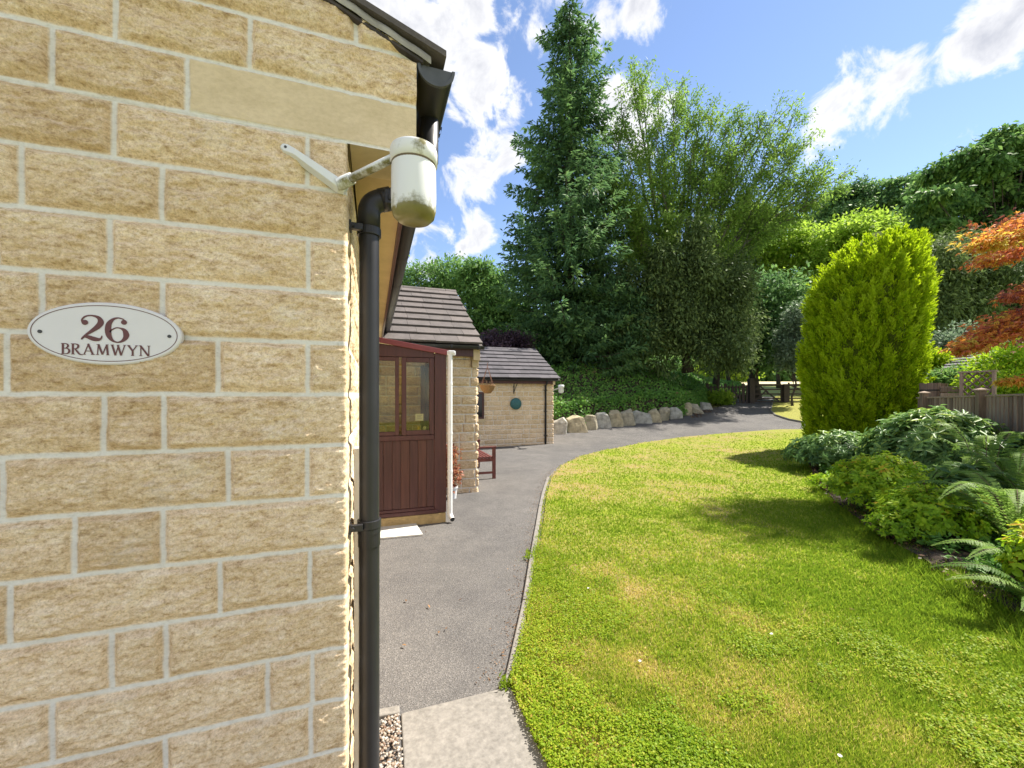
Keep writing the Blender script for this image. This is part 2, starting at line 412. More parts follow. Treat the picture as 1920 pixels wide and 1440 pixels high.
CY, CX = 1.349, -.0805          # the house corner in plan
CO = .1554                      # course height
ZL = 1.601                      # course line at eye level
house = thing('stone_bungalow', 'buff stone bungalow filling the left of the view, with tiled wing behind its porch', 'house', (CX, CY, 0))
fl = [ZL+CO*k for k in range(-11, 20)]
def fx(px): return onY(px, 740, CY)[0]
FJ = {6: (217, 469), 5: (98, 352, 960), 4: (214, 577), 3: (40, 304), 2: (206, 578), 1: (79, 305), 0: (409, 577), -1: (195, 307),
      -2: (5, 428, 576), -3: (140, 306), -4: (413, 581), -5: (210, 312), -6: (99, 502, 586), -7: (310, 583), 7: (327, 667), 8: (150, 420)}
rj = random.Random(11); FJX = []
for k in range(-11, 19):
    a = [fx(p) for p in FJ.get(k, (120, 400))]
    x = min(a)
    while x > -4.2: x -= rj.choice((.44, .44, .3, .22)); a.append(x)
    # stones on the return face run on past the corner (running length measured from the corner)
    x = rj.choice((.2, .32, .44))+CX
    while x < 6: a.append(x); x += rj.choice((.44, .44, .3, .22))
    FJX.append(a)
def geom(a, b, n, g=1.0): t = np.linspace(0, 1, n)**g; return a+(b-a)*t
# L-shaped sheet: front face, rounded arris, return face
sfx = np.concatenate([geom(-4, -.93, 90, .6)[:-1], np.arange(-.93, CX-.008, .0031)])
arc = np.linspace(0, math.pi/2, 6)
ar = .008
rs = np.concatenate([np.arange(.0035, .5, .004), geom(.5, 5.3, 260)[1:]])
bx = np.concatenate([sfx, CX-ar+ar*np.sin(arc), np.full(len(rs), CX)])
by = np.concatenate([np.full(len(sfx), CY), CY+ar-ar*np.cos(arc), CY+ar+rs])
nx = np.concatenate([np.zeros(len(sfx)), np.sin(arc), np.ones(len(rs))])
ny = np.concatenate([-np.ones(len(sfx)), -np.cos(arc), np.zeros(len(rs))])
ss = np.concatenate([sfx, CX-ar+ar*arc*1.27, CX+.008+rs])
zb = np.concatenate([np.linspace(-.05, .3, 18)[:-1], np.arange(.3, ZL+5*CO-.0005, .0033), [ZL+5*CO+.0025]])
wall_sheet('wall', house, bx, by, nx, ny, ss, zb, fl, FJX, seed=1, soft=lambda s: np.where(s > CX, .2+.35*sstep(.02, .3, s-CX), .45+.55*sstep(.01, .16, np.abs(s-CX))))
GX1 = .132
rxx = np.concatenate([geom(-4, -.93, 90, .6)[:-1], np.arange(-.93, GX1, .0033), [GX1]])
zt = np.concatenate([np.arange(ZL+5*CO-.0025, 2.95, .0035), np.linspace(2.96, 4.2, 60)])
SLOPE = math.tan(R(22))
ZE = 2.672
def under_roof(s, z): return z < ZE+(GX1-s)*SLOPE+.02
lint0 = fx(352)
wall_sheet('gable', house, rxx, np.full(len(rxx), CY-.0007), rxx*0, rxx*0-1, rxx, zt, fl, [[j for j in a if j < CX or j > GX1] for a in FJX[:16]]+[[lint0]+[j for j in FJX[16] if j < lint0-.05]]+[[j for j in a if j < .02] for a in FJX[17:]],
           seed=4, sawn=lambda s, z, d: (s > lint0) & (z < ZL+6*CO), keep=under_roof)
# kneeler overhang, boxed eaves, fascia, gutter
m = MB(); m.box((CX+.012, CY+.001, ZL+5*CO+.001), (GX1, CY+.19, ZE-.012)); m.build('kneeler', M['sawn'], house)
EY1 = 6.62
m = MB(); m.box((CX+.012, CY+.19, 2.43), (GX1-.02, EY1, 2.445)); m.build('soffit', M['soffit'], house)
m = MB(); m.box((GX1-.02, CY+.19, 2.405), (GX1-.001, EY1, 2.63)); m.build('fascia', M['maroon'], house, bevel=.003)
m = MB(); m.box((CX-.12, CY+.19, ZL+5*CO-.02), (CX+.004, EY1, 2.6)); m.build('wall_head', M['sawn'], house)
GXc, GZ, GR = GX1+.064, 2.668, .058
def half_round(m, y0, y1, xc, z, r, t=.004, n=14, ny=2, sag=0):
    V = []; F = []
    for iy in range(ny):
        y = y0+(y1-y0)*iy/(ny-1)
        for rr in (r, r-t):
            for k in range(n+1):
                a = math.pi*k/n; V.append((xc+rr*math.cos(a), y, z-rr*math.sin(a)-sag*iy/(ny-1)))
    w_ = 2*(n+1)
    for iy in range(ny-1):
        for o in (0, n+1):
            for k in range(n): F.append((iy*w_+o+k, iy*w_+o+k+1, (iy+1)*w_+o+k+1, (iy+1)*w_+o+k))
        for k in (0, n): F.append((iy*w_+k, (iy+1)*w_+k, (iy+1)*w_+n+1+k, iy*w_+n+1+k))
    m.add(V, F)
m = MB(); half_round(m, CY-.004, EY1, GXc, GZ, GR, sag=.035); gut = m.build('gutter', M['upvc'], house, smooth=True)
# end cap: plate with a raised rim
m = MB(); V = []; n = 20
for rr, y in ((GR+.003, CY-.006), (GR+.003, CY-.016), (GR-.006, CY-.016), (GR-.008, CY-.011)):
    for k in range(n+1):
        a = math.pi*k/n; V.append((GXc+rr*math.cos(a), y, GZ+.002-rr*math.sin(a)))
F = [(r*(n+1)+k, (r+1)*(n+1)+k, (r+1)*(n+1)+k+1, r*(n+1)+k+1) for r in range(3) for k in range(n)]+[tuple(3*(n+1)+k for k in range(n+1))]
m.add(V, F); mesh('end_cap', m.V, m.F, simple('grey_upvc_cap', (.075, .08, .088), .45, .2, 20), gut)
for y in (1.62, 1.665, 2.3, 3.1, 3.9, 4.7, 5.5, 6.2):
    m = MB(); half_round(m, y, y+.028 if y > 2 else y+.02, GXc, GZ-.035*(y-CY)/(EY1-CY)+.001, GR+.0055, .005); m.build('gutter_bracket', M['upvc'], gut, smooth=True)
# roof: slab in the pitch with a built-up verge
def slope_pt(x, y, up=0): return (x, y, ZE+(GX1-x)*SLOPE+up)
def roof_strip(x0, x1, y0, y1, u0, u1):
    m = MB(); m.hexa([slope_pt(x0, y0, u0), slope_pt(x1, y0, u0), slope_pt(x1, y1, u0), slope_pt(x0, y1, u0)], [slope_pt(x0, y0, u1), slope_pt(x1, y0, u1), slope_pt(x1, y1, u1), slope_pt(x0, y1, u1)])
    return m
XR = -4.0
roof_strip(XR, GX1+.02, CY-.022, EY1+1, .004, .014).build('undercloak', simple('stained_undercloak', (.06, .05, .05), .9, .6, 14, .3), house)
# mortar bedding, rough
xs = np.linspace(XR, GX1+.045, 260); V = []; F = []
for i, x in enumerate(xs):
    e = fbm(np.array([[x*22, 3, 1.]]), 3)[0]
    V += [slope_pt(x, CY-.028-.006*e, .014), slope_pt(x, CY-.031-.008*e, .026), slope_pt(x, CY-.026-.006*e, .04), slope_pt(x, CY+.05, .04), slope_pt(x, CY+.05, .014)]
for i in range(len(xs)-1):
    for k in range(4): F.append((5*i+k, 5*i+5+k, 5*i+6+k, 5*i+1+k))
mesh('verge_mortar', V, F, M['lead'], house, smooth=True)
V = []; F = []; tn = []
x = GX1+.092; c = 0
while x > XR:
    x2 = x-.31
    for y0 in [CY-.04+.3*k-(.0 if c % 2 else .15 if k else 0) for k in range(19)]:
        y1 = y0+.296
        b = len(V); dz = .0285
        V += [slope_pt(x, y0, .042+.016), slope_pt(x, y1, .042+.016), slope_pt(x2, y1, .042), slope_pt(x2, y0, .042),
              slope_pt(x, y0, .042+.016+.02), slope_pt(x, y1, .042+.036), slope_pt(x2, y1, .042+.02), slope_pt(x2, y0, .062)]
        F += [tuple(b+i for i in f) for f in [(0, 3, 2, 1), (4, 5, 6, 7), (0, 1, 5, 4), (1, 2, 6, 5), (2, 3, 7, 6), (3, 0, 4, 7)]]
        tn += [random.random()]*8
    x = x2+.02; c += 1
mesh('roof', V, F, M['tile'], house, attrs={'tone': tn})

# downpipe: pipe, swan neck, collars, brackets
dpx, dpy, dr = -.0135, 1.50, .0345
ztop = 2.235
m = MB(); m.tube([(dpx, dpy, .03), (dpx, dpy, 1.16)], dr, 28, False); m.tube([(dpx, dpy, 1.16), (dpx, dpy, ztop)], dr-.001, 28, False)
dp = m.build('downpipe', M['upvc'], house, smooth=True)
m = MB(); m.tube([(dpx, dpy, 1.12), (dpx, dpy, 1.137)], dr+.004, 28); m.tube([(dpx, dpy, 1.075), (dpx, dpy, 1.12)], dr+.0025, 28); m.build('collar', M['upvc'], dp, smooth=False)
el = [(dpx, dpy, ztop-.06), (dpx, dpy, ztop)]+[(dpx+.055*(1-math.cos(t)), dpy, ztop+.05*math.sin(t)) for t in np.linspace(.2, 1.25, 7)]
el += [(dpx+.075, dpy, ztop+.062), (dpx+.2, dpy, ztop+.125)]
m = MB(); m.tube(el[:-1], dr+.003, 24); m.tube([el[-3], el[-2]], dr+.005, 24)
top = (GXc, dpy+.05, GZ-GR)
m.build('elbow', M['upvc'], dp, smooth=True)
m = MB(); m.tube([el[-2], (dpx+.14, dpy+.01, ztop+.1), (GXc-.03, dpy+.02, ztop+.16), (GXc, dpy+.02, ztop+.23), (GXc, dpy+.02, GZ-GR+.004)], dr-.001, 24); m.build('offset_pipe', M['upvc'], dp, smooth=True)
m = MB(); m.box((dpx+.05, dpy-.042, ztop+.025), (dpx+.118, dpy-.036, ztop+.075)); m.box((dpx+.062, dpy-.05, ztop+.036), (dpx+.075, dpy-.04, ztop+.055)); m.box((dpx+.094, dpy-.05, ztop+.044), (dpx+.107, dpy-.04, ztop+.063)); m.build('clamp_plate', M['upvc'], dp, bevel=.003)
for z in (1.152, 2.165):
    m = MB(); m.tube([(dpx, dpy, z-.014), (dpx, dpy, z+.014)], dr+.0055, 28)
    m.box((CX+.004, dpy-.05, z-.011), (dpx-.02, dpy-.032, z+.011)); m.box((CX+.004, dpy-.058, z-.016), (CX+.012, dpy-.02, z+.016))
    m.tube([(CX+.016, dpy-.058, z), (CX+.016, dpy-.046, z)], .006, 8)
    m.build('pipe_bracket', M['upvc'], dp, bevel=.0015)
# pale strip standing against the return wall behind the pipe
m = MB(); m.box((CX+.012, 1.62, 0), (CX+.032, 1.69, 1.4)); m.build('jamb_strip', M['slab'], house, bevel=.003)

# ------------------------------------------------------------------ tiled roofs of the wing and the garage
def tiled_roof(parent, x0, x1, ye, ze, yr, zr, mat, cw=.33, name='roof', gauge=.29, seed=2, th=.034):
    """front slope: eave (ye,ze) to ridge (yr,zr); and a plain back slope"""
    r = random.Random(seed); Ls = math.hypot(yr-ye, zr-ze); uy, uz = (yr-ye)/Ls, (zr-ze)/Ls
    V = []; F = []; tn = []
    n = int(round(Ls/gauge)); g = Ls/n
    for c in range(n):
        a = c*g-.03; b = a+g+.05
        x = x0-r.uniform(0, cw)*(c % 2)*1.0
        while x < x1-.005:
            xa = max(x, x0)+.002; xb = min(x+cw, x1)-.002; x += cw
            if xb-xa < .02: continue
            t = th*1.5+r.uniform(-.003, .003); j = r.uniform(-.006, .006)
            q = len(V)
            for xx, l, h in ((xa, a+j, t*.75), (xb, a+j, t*.75), (xb, b, 0), (xa, b, 0), (xa, a+j, t*.75+th), (xb, a+j, t*.75+th), (xb, b, th), (xa, b, th)):
                V.append((xx, ye+uy*l-uz*h, ze+uz*l+uy*h))
            F += [tuple(q+i for i in f) for f in [(0, 3, 2, 1), (4, 5, 6, 7), (0, 1, 5, 4), (1, 2, 6, 5), (2, 3, 7, 6), (3, 0, 4, 7)]]
            tn += [r.random()]*8
    q = len(V)
    V += [(x0, yr, zr+.01), (x1, yr, zr+.01), (x1, yr+(yr-ye), ze), (x0, yr+(yr-ye), ze), (x0, ye, ze-.012), (x1, ye, ze-.012), (x1, yr, zr-.012), (x0, yr, zr-.012)]
    F += [(q, q+1, q+2, q+3), (q+4, q+7, q+6, q+5)]; tn += [.5]*8
    o = mesh(name, V, F, M[mat], parent, attrs={'tone': tn})
    # ridge of half-round-ish cappings
    V = []; F = []; tn = []; x = x0
    while x < x1-.01:
        xb = min(x+.44, x1); q = len(V); t = r.random()
        prof = [(-.12, -.045), (-.085, .012), (-.03, .045), (.03, .045), (.085, .012), (.12, -.045)]
        for xx in (x+.004, xb-.004):
            for dy, dz in prof: V.append((xx, yr+dy, zr+dz+.012))
        F += [(q+k, q+k+1, q+7+k, q+6+k) for k in range(5)]+[tuple(q+k for k in range(6))[::-1], tuple(q+6+k for k in range(6))]
        tn += [t]*12; x = xb
    mesh('ridge_tiles', V, F, M[mat], o if False else parent, attrs={'tone': tn})
    m = MB()
    for xx in (x1-.035,):
        m.hexa([(xx, ye+.02, ze-.05), (xx+.03, ye+.02, ze-.05), (xx+.03, yr, zr-.05), (xx, yr, zr-.05)], [(xx, ye+.02, ze-.014), (xx+.03, ye+.02, ze-.014), (xx+.03, yr, zr-.014), (xx, yr, zr-.014)])
    m.build('verge_bedding', M['lead'], parent)
    return o

WY = 6.62; WX1 = 1.645
wl = [-.1+.153*k for k in range(-1, 19)]
def far_wall(parent, name, x0, x1, y, z0, z1, lines, seed, step=.009, ret=3.0, amp=1.5):
    s1 = np.arange(x0, x1-.008, step); s2 = np.concatenate([np.arange(.006, .3, step*1.4), geom(.3, ret, 30)])
    arc = np.linspace(0, math.pi/2, 4); ar = .008
    bx = np.concatenate([s1, x1-ar+ar*np.sin(arc), np.full(len(s2), x1)]); by = np.concatenate([np.full(len(s1), y), y+ar-ar*np.cos(arc), y+ar+s2])
    nx = np.concatenate([s1*0, np.sin(arc), s2*0+1]); ny = np.concatenate([s1*0-1, -np.cos(arc), s2*0])
    ss = np.concatenate([s1, x1-ar+ar*arc, x1+.008+s2])
    J = run_joints(len(lines)-1, x0, x1+ret, r=random.Random(seed))
    for a in J: a.append(x1+random.choice((.15, .3)))
    return wall_sheet(name, parent, bx, by, nx, ny, ss, np.arange(z0, z1, step), lines, J, seed=seed, amp=amp, jw=.0055, mat='stone', scale=1.0)
far_wall(house, 'wing_wall', CX+.0, WX1, WY, -.15, 2.36, wl, 21)
WE = (WY-.20, 2.40); WR = (8.72, 3.81)
tiled_roof(house, -2.5, WX1+.05, WE[0], WE[1], WR[0], WR[1], 'tile', name='wing_roof', cw=.38, gauge=.315)
m = MB(); m.box((.9, WY-.16, 2.22), (WX1-.09, WY-.135, 2.385)); m.build('wing_fascia', M['maroon'], house, bevel=.004)
m = MB(); m.box((WX1-.1, WY-.17, 2.16), (WX1+.012, WY-.003, 2.4)); m.box((WX1-.1, WY-.09, 2.05), (WX1+.01, WY-.003, 2.16)); m.build('wing_kneeler', M['sawn'], house, bevel=.004)
m = MB()
V = []; F = []; n = 10
for xx in (-.3, WX1+.055):
    for k in range(n+1):
        a = math.pi*k/n; V.append((xx, WY-.235+.055*math.cos(a), 2.385-.055*math.sin(a)))
F = [(k, k+1, n+2+k, n+1+k) for k in range(n)]+[tuple(range(n+1)), tuple(range(n+1, 2*n+2))]
wg = mesh('wing_gutter', V, F, M['upvc'], house)
for xx in (.55, 1.15, 1.6):
    m = MB(); m.box((xx, WY-.293, 2.33), (xx+.03, WY-.18, 2.392)); m.build('wing_gutter_bracket', M['upvc'], wg, bevel=.01)

# ------------------------------------------------------------------ porch
PY = 5.12; PX1 = .885
porch = thing('porch', 'maroon glazed lean-to porch with board panels below, on stone base', 'porch', ((CX+PX1)/2, PY, 0))
def zq(px, py): return onY(px, py, PY)[2]
def xq(px): return onY(px, 740, PY)[0]
zs_, zp, zb_ = 1.085, .2, .205
x_l = CX+.02
m = MB(); m.box((x_l, PY-.02, -.05), (PX1-.02, PY+.1, .115)); m.box((PX1-.13, PY+.1, -.05), (PX1-.02, WY-.03, .115))
o = m.build('base', simple('stone_plinth', (.36, .26, .12), .9, .3, 9, .6, bd=.01), porch, bevel=.006)
ztl, ztr = 2.235, 2.125      # underside of the sloping head at the house and at the outer post
# frame
m = MB()
m.box((PX1-.16, PY-.012, .12), (PX1-.012, PY+.07, 2.12))                 # outer post
m.box((x_l, PY-.012, .12), (x_l+.07, PY+.07, 2.2))
m.hexa([(x_l, PY-.012, 2.06), (PX1-.165, PY-.012, 2.06), (PX1-.165, PY+.07, 2.06), (x_l, PY+.07, 2.06)], [(x_l, PY-.012, ztl), (PX1-.165, PY-.012, ztr+.01), (PX1-.165, PY+.07, ztr+.01), (x_l, PY+.07, ztl)])
m.box((x_l+.07, PY-.022, 1.04), (PX1-.165, PY+.08, 1.1))                # sill rail
m.box((x_l+.07, PY-.03, .12), (PX1-.12, PY+.04, .165)); m.box((x_l+.07, PY-.016, .165), (PX1-.165, PY+.04, .2))
m.box((PX1-.1, PY+.07, 2.06), (PX1-.02, WY-.05, 2.13)); m.box((PX1-.1, PY+.07, 1.04), (PX1-.02, WY-.05, 1.1)); m.box((PX1-.1, WY-.14, .12), (PX1-.02, WY-.05, 2.06))
m.build('frame', M['maroon'], porch, bevel=.006)
wx = [(xq(640), xq(747)), (xq(762), xq(812))]
for i, (a, b) in enumerate([(x_l+.075, xq(748)), (xq(753), PX1-.168)]):
    m = MB(); t = .045 if i == 0 else .055
    for q0, q1 in (((a, PY-.022, 1.105), (a+t, PY+.03, 2.055)), ((b-t, PY-.022, 1.105), (b, PY+.03, 2.055)), ((a+t+.001, PY-.022, 1.105), (b-t-.001, PY+.03, 1.105+t)), ((a+t+.001, PY-.022, 2.055-t), (b-t-.001, PY+.03, 2.055))): m.box(q0, q1)
    wn = m.build('window', M['maroon'], porch, bevel=.004)
    m = MB(); m.box((a+t-.004, PY, 1.105+t-.004), (b-t+.004, PY+.006, 2.055-t+.004)); m.build('pane', M['glass'], wn)
# boarded panel with V-joints
m2 = {0: MB(), 1: MB()}; x = x_l+.072; k = 0
ws = (.12, .125, .118, .122, .12, .12, .12)
cols = (0, 1, 0, 1, 0, 1, 1, 1)
edges = [x_l+.072+(.722)*i/7 for i in range(8)]
for i in range(7):
    mm = MB(); mm.box((edges[i], PY+.0, .2), (edges[i+1]-.001, PY+.03, 1.04)); mm.build('cladding_board', M['brown_board' if i in (3, 5) else 'red_board'], porch, bevel=.006)
mm = MB(); mm.box((PX1-.095, PY+.07, .2), (PX1-.03, WY-.14, 1.04)); mm.build('side_panel', M['brown_board'], porch)
mm = MB(); mm.box((PX1-.06, PY+.08, 1.1), (PX1-.054, WY-.14, 2.06)); mm.build('side_pane', M['glass'], porch)
# lean-to roof
def porch_z(x): return 2.30+(2.155-2.30)*(x-x_l)/(PX1-x_l)
m = MB(); m.hexa([(x_l, PY-.045, porch_z(x_l)-.06), (PX1+.01, PY-.045, porch_z(PX1)-.06), (PX1+.01, PY-.02, porch_z(PX1)-.06), (x_l, PY-.02, porch_z(x_l)-.06)],
                 [(x_l, PY-.045, porch_z(x_l)+.004), (PX1+.01, PY-.045, porch_z(PX1)+.004), (PX1+.01, PY-.02, porch_z(PX1)+.004), (x_l, PY-.02, porch_z(x_l)+.004)])
m.build('bargeboard', simple('faded_maroon', (.2, .045, .05), .5, .15, 8), porch, bevel=.004)
m = MB(); m.hexa([(x_l, PY-.019, porch_z(x_l)-.02), (PX1+.04, PY-.019, porch_z(PX1+.04)-.02), (PX1+.04, WY-.24, porch_z(PX1+.04)-.02), (x_l, WY-.24, porch_z(x_l)-.02)],
                 [(x_l, PY-.019, porch_z(x_l)), (PX1+.04, PY-.019, porch_z(PX1+.04)), (PX1+.04, WY-.24, porch_z(PX1+.04)), (x_l, WY-.24, porch_z(x_l))])
mp, N_, L_, b_ = material('polycarbonate'); b_.inputs['Base Color'].default_value = (.75, .74, .66, 1); b_.inputs['Roughness'].default_value = .4
t_ = N_.new('ShaderNodeBsdfTranslucent'); t_.inputs[0].default_value = (.8, .75, .5, 1); x_ = N_.new('ShaderNodeMixShader'); x_.inputs[0].default_value = .6
L_.new(b_.outputs[0], x_.inputs[1]); L_.new(t_.outputs[0], x_.inputs[2]); L_.new(x_.outputs[0], N_['Material Output'].inputs[0])
m.build('lean_to_roof', mp, porch)
m = MB(); half_round(m, PY-.05, WY-.3, PX1+.055, 2.14, .045); pg = m.build('porch_gutter', M['white'], porch, smooth=True)
m = MB(); m.box((PX1-.01, PY-.06, 2.095), (PX1+.1, PY-.03, 2.15)); m.box((PX1+.005, PY-.075, 2.118), (PX1+.085, PY-.058, 2.155)); m.build('stop_end', M['white'], pg, bevel=.008)
wpx, wpy = PX1+.03, PY-.035
m = MB(); m.tube([(wpx, wpy, .09), (wpx, wpy, 2.12)], .031, 18, False); m.tube([(wpx, wpy, .1), (wpx+.01, wpy-.02, .065), (wpx+.02, wpy-.06, .045)], .031, 18, False)
wp = m.build('white_downpipe', M['white'], porch, smooth=True)
for z in (.62, 1.1, 1.72):
    m = MB(); m.tube([(wpx, wpy, z), (wpx, wpy, z+.03)], .034, 18); m.build('pipe_collar', M['white'], wp)
m = MB(); c = np.array([wpx+.02, wpy-.0605, .045]); m.tube([c, c+np.array([0, -.002, 0])], .027, 16); m.build('pipe_mouth', M['iron'], wp)
# notice inside the pane
def notice(px0, py0, px1, py1, label, lines):
    a = onY(px0, py0, PY); b = onY(px1, py1, PY)
    t = thing('window_notice', label, 'notice', (a[0], PY+.009, b[2]))
    m = MB(); m.box((a[0], PY+.008, b[2]), (b[0], PY+.0095, a[2])); m.build('sheet', M['paper'], t)
    for i in range(lines):
        z = a[2]-(a[2]-b[2])*(.22+.2*i); x0 = a[0]+(b[0]-a[0])*.18; x1 = b[0]-(b[0]-a[0])*(.18+.12*(i % 2))
        m = MB(); m.box((x0, PY+.007, z-.003), (x1, PY+.0079, z+.003)); m.build('text_line', simple('grey_print', (.35, .35, .4), .7, .1, 9), t)
notice(779, 776, 794, 789, 'small square white notice stuck low in the right porch pane', 3)
notice(704, 722, 713, 731, 'small white notice beside the black downpipe in the left porch pane', 0)
# things on the porch window sill
for px, c, lb in ((786, (.6, .42, .06), 'tiny yellow ornament on the porch sill beneath the white notice'), (797, (.62, .6, .5), 'tiny cream ornament on the porch sill near the outer post')):
    q = onY(px, 812, PY+.06); m = MB(); m.lathe((q[0], PY+.09, 1.1), [(.001, 0), (.022, .004), (.03, .03), (.02, .06), (.026, .075), (.014, .1), (.001, .104)], 14)
    o = m.build('sill_ornament', simple('ornament_glaze', c, .3, .2, 30), None, loc=(q[0], PY+.09, 1.1), smooth=True); props(o, lb, 'ornament')
# porch light diffuser on the ceiling
m = MB(); m.lathe((.55, PY+.5, 2.07), [(.001, .01), (.12, .012), (.15, .035), (.15, .06), (.16, .065), (.16, .09), (.001, .09)], 24)
o = m.build('ceiling_light', M['white'], None, loc=(.55, PY+.5, 2.15), smooth=True); props(o, 'white round ceiling light inside the maroon glazed porch', 'ceiling light')
# timber post/curtain seen through the right pane
m = MB(); m.box((.71, WY-.16, .12), (.77, WY-.06, 2.05)); m.build('inner_door', M['brown_board'], porch)
# tread slab by the porch
sl = [G(713, 1012), G(793, 1005), G(776, 978), G(713, 983)]
m = MB(); m.hexa([(p[0], p[1], p[2]+.002) for p in sl], [(p[0], p[1], p[2]+.022) for p in sl]); o = m.build('paving_slab', M['slab'], None, loc=sl[0], bevel=.003); props(o, 'pale square paving slab lying on asphalt before the maroon porch', 'slab')

# ------------------------------------------------------------------ garage
GY, GX = 12.45, 5.72
garage = thing('garage', 'low buff stone garage with slate-grey tiled roof beyond the porch', 'garage', (4, GY, -.12))
gl = [-.14+.1535*k for k in range(-2, 18)]
far_wall(garage, 'wall', 1.9, GX, GY, -.3, 2.06, gl, 33, step=.0125, ret=3.8, amp=1.2)
tiled_roof(garage, 1.2, GX+.16, GY-.2, 2.11, GY+1.95, 3.30, 'tile_blue', cw=.36, gauge=.32, seed=8)
m = MB(); m.box((2.0, GY-.15, 1.955), (GX-.08, GY-.125, 2.075)); m.build('fascia', M['maroon'], garage, bevel=.004)
m = MB(); m.box((GX-.075, GY-.16, 1.93), (GX+.012, GY-.004, 2.09)); m.build('kneeler', M['sawn'], garage, bevel=.01)
V = []; F = []; n = 10
for xx in (1.5, GX+.06):
    for k in range(n+1):
        a = math.pi*k/n; V.append((xx, GY-.215+.055*math.cos(a), 2.1-.055*math.sin(a)))
F = [(k, k+1, n+2+k, n+1+k) for k in range(n)]+[tuple(range(n+1)), tuple(range(n+1, 2*n+2))]
mesh('gutter', V, F, M['upvc'], garage)
gpx = onY(1023, 740, GY-.06)[0]
m = MB(); m.tube([(gpx, GY-.21, 2.05), (gpx, GY-.2, 2.0), (gpx, GY-.06, 1.9), (gpx, GY-.055, -.12)], .034, 14); gd = m.build('downpipe', M['upvc'], garage, smooth=True)
for z in (.25, 1.05, 1.75):
    m = MB(); m.box((gpx-.05, GY-.1, z-.012), (gpx+.05, GY-.005, z+.012)); m.build('pipe_bracket', M['upvc'], gd, bevel=.004)
wa, wb = onY(880, 735, GY), onY(907, 785, GY)
m = MB(); t = .06
for q0, q1 in (((wa[0], GY-.055, wb[2]), (wa[0]+t, GY+.05, wa[2])), ((wb[0]-t, GY-.055, wb[2]), (wb[0], GY+.05, wa[2])), ((wa[0]+t, GY-.055, wb[2]), (wb[0]-t, GY+.05, wb[2]+t)), ((wa[0]+t, GY-.055, wa[2]-t), (wb[0]-t, GY+.05, wa[2]))): m.box(q0, q1)
gw = m.build('window', M['maroon'], garage, bevel=.004)
m = MB(); m.box((wa[0]+t-.005, GY-.044, wb[2]+t-.005), (wb[0]-t+.005, GY-.036, wa[2]-t+.005)); m.build('pane', M['dark_glass'], gw)
m = MB(); m.box((wa[0]-.05, GY-.07, wb[2]-.12), (wb[0]+.04, GY+.01, wb[2]-.003)); m.build('sill', M['sawn'], gw, bevel=.006)
# wall ball, iron bracket, lamps
q = onY(966, 757, GY)
m = MB(); rr = .19; m.lathe((0, 0, 0), [(rr*math.sin(t)+.0005, -rr*math.cos(t)) for t in np.linspace(0, math.pi, 18)], 28)
V = np.array(m.V)*[1, .55, 1]+[q[0], GY-.07, q[2]]
o = mesh('wall_globe', V, m.F, M['teal'], None, loc=(q[0], GY, q[2]), smooth=True); props(o, 'round blue-green domed ornament mounted on the garage wall', 'wall ornament')
q = onY(963, 727, GY)
t = thing('basket_bracket', 'black iron V-shaped bracket on garage wall above the round ornament', 'bracket', (q[0], GY, q[2]))
m = MB(); m.box((q[0]-.012, GY-.03, q[2]-.2), (q[0]+.012, GY-.008, q[2]+.12)); m.build('back_plate', M['iron'], t)
m = MB(); m.tube([(q[0], GY-.02, q[2]-.16), (q[0]-.03, GY-.14, q[2]+.0), (q[0]-.07, GY-.26, q[2]+.12)], .011, 8); m.tube([(q[0], GY-.02, q[2]-.16), (q[0]+.04, GY-.16, q[2]+.08), (q[0]+.06, GY-.2, q[2]+.13)], .011, 8); m.build('arm', M['iron'], t)

def algae(V, lo, hi): return sstep(hi, lo, np.array(V)[:, 2])
def wall_lamp(label, base, elbow, head, rad, hgt, big=True):
    t = thing('wall_lamp', label, 'lamp', tuple(base))
    return t
# near lamp: moulded arm on the wall, round stem, capped glass jar
a = onY(538, 283, CY); e = onY(640, 356, CY)
lamp = thing('wall_lamp', 'white glass jar lamp on angled arm at the near house corner, algae stained', 'lamp', (e[0], CY, e[2]))
ax = Vector((e[0]-a[0], 0, e[2]-a[2])).normalized(); up = Vector((-ax.z, 0, ax.x))
if up.z < 0: up = -up
m = MB(); V = []; hw, hw2, y1 = .0165, .0105, .026
def arm_ring(p, w0, w1, y1):
    p = Vector(p); return [p-up*w0+Vector((0, -.008, 0)), p+up*w0+Vector((0, -.008, 0)), p+up*w1+Vector((0, -y1, 0)), p-up*w1+Vector((0, -y1, 0))]
A0 = Vector((a[0], CY, a[2])); E0 = Vector((e[0], CY, e[2]))
rings = [arm_ring(A0-ax*.016, .004, .003, .012), arm_ring(A0-ax*.012, .0115, .007, .017), arm_ring(A0, hw, .011, .02), arm_ring(A0+ax*.03, hw, .0085, .034), arm_ring(E0-ax*.02, .019, .0125, .04), arm_ring(E0, .02, .012, .038), arm_ring(E0+ax*.016, .012, .008, .02)]
for r_ in rings: V += r_
F = [(i*4+k, i*4+(k+1) % 4, i*4+4+(k+1) % 4, i*4+4+k) for i in range(len(rings)-1) for k in range(4)]+[(0, 1, 2, 3), tuple(len(V)-4+k for k in range(4))[::-1]]
o = mesh('mounting_arm', V, F, M['white'], lamp, bevel=.003)
m = MB(); m.tube([A0+Vector((0, -.02, 0)), A0+Vector((0, -.0225, 0))], .0038, 10); m.build('screw', M['screw'], lamp)
hc = P(776, 340, 1.13)
capz0, capz1 = P(776, 310, 1.13)[2], P(776, 277, 1.13)[2]; botz = P(776, 418, 1.13)[2]
rj_ = .0605
s0 = E0+Vector((.0, -.03, .004)); s1 = Vector((hc[0]-rj_+.008, hc[1], capz0+.012))
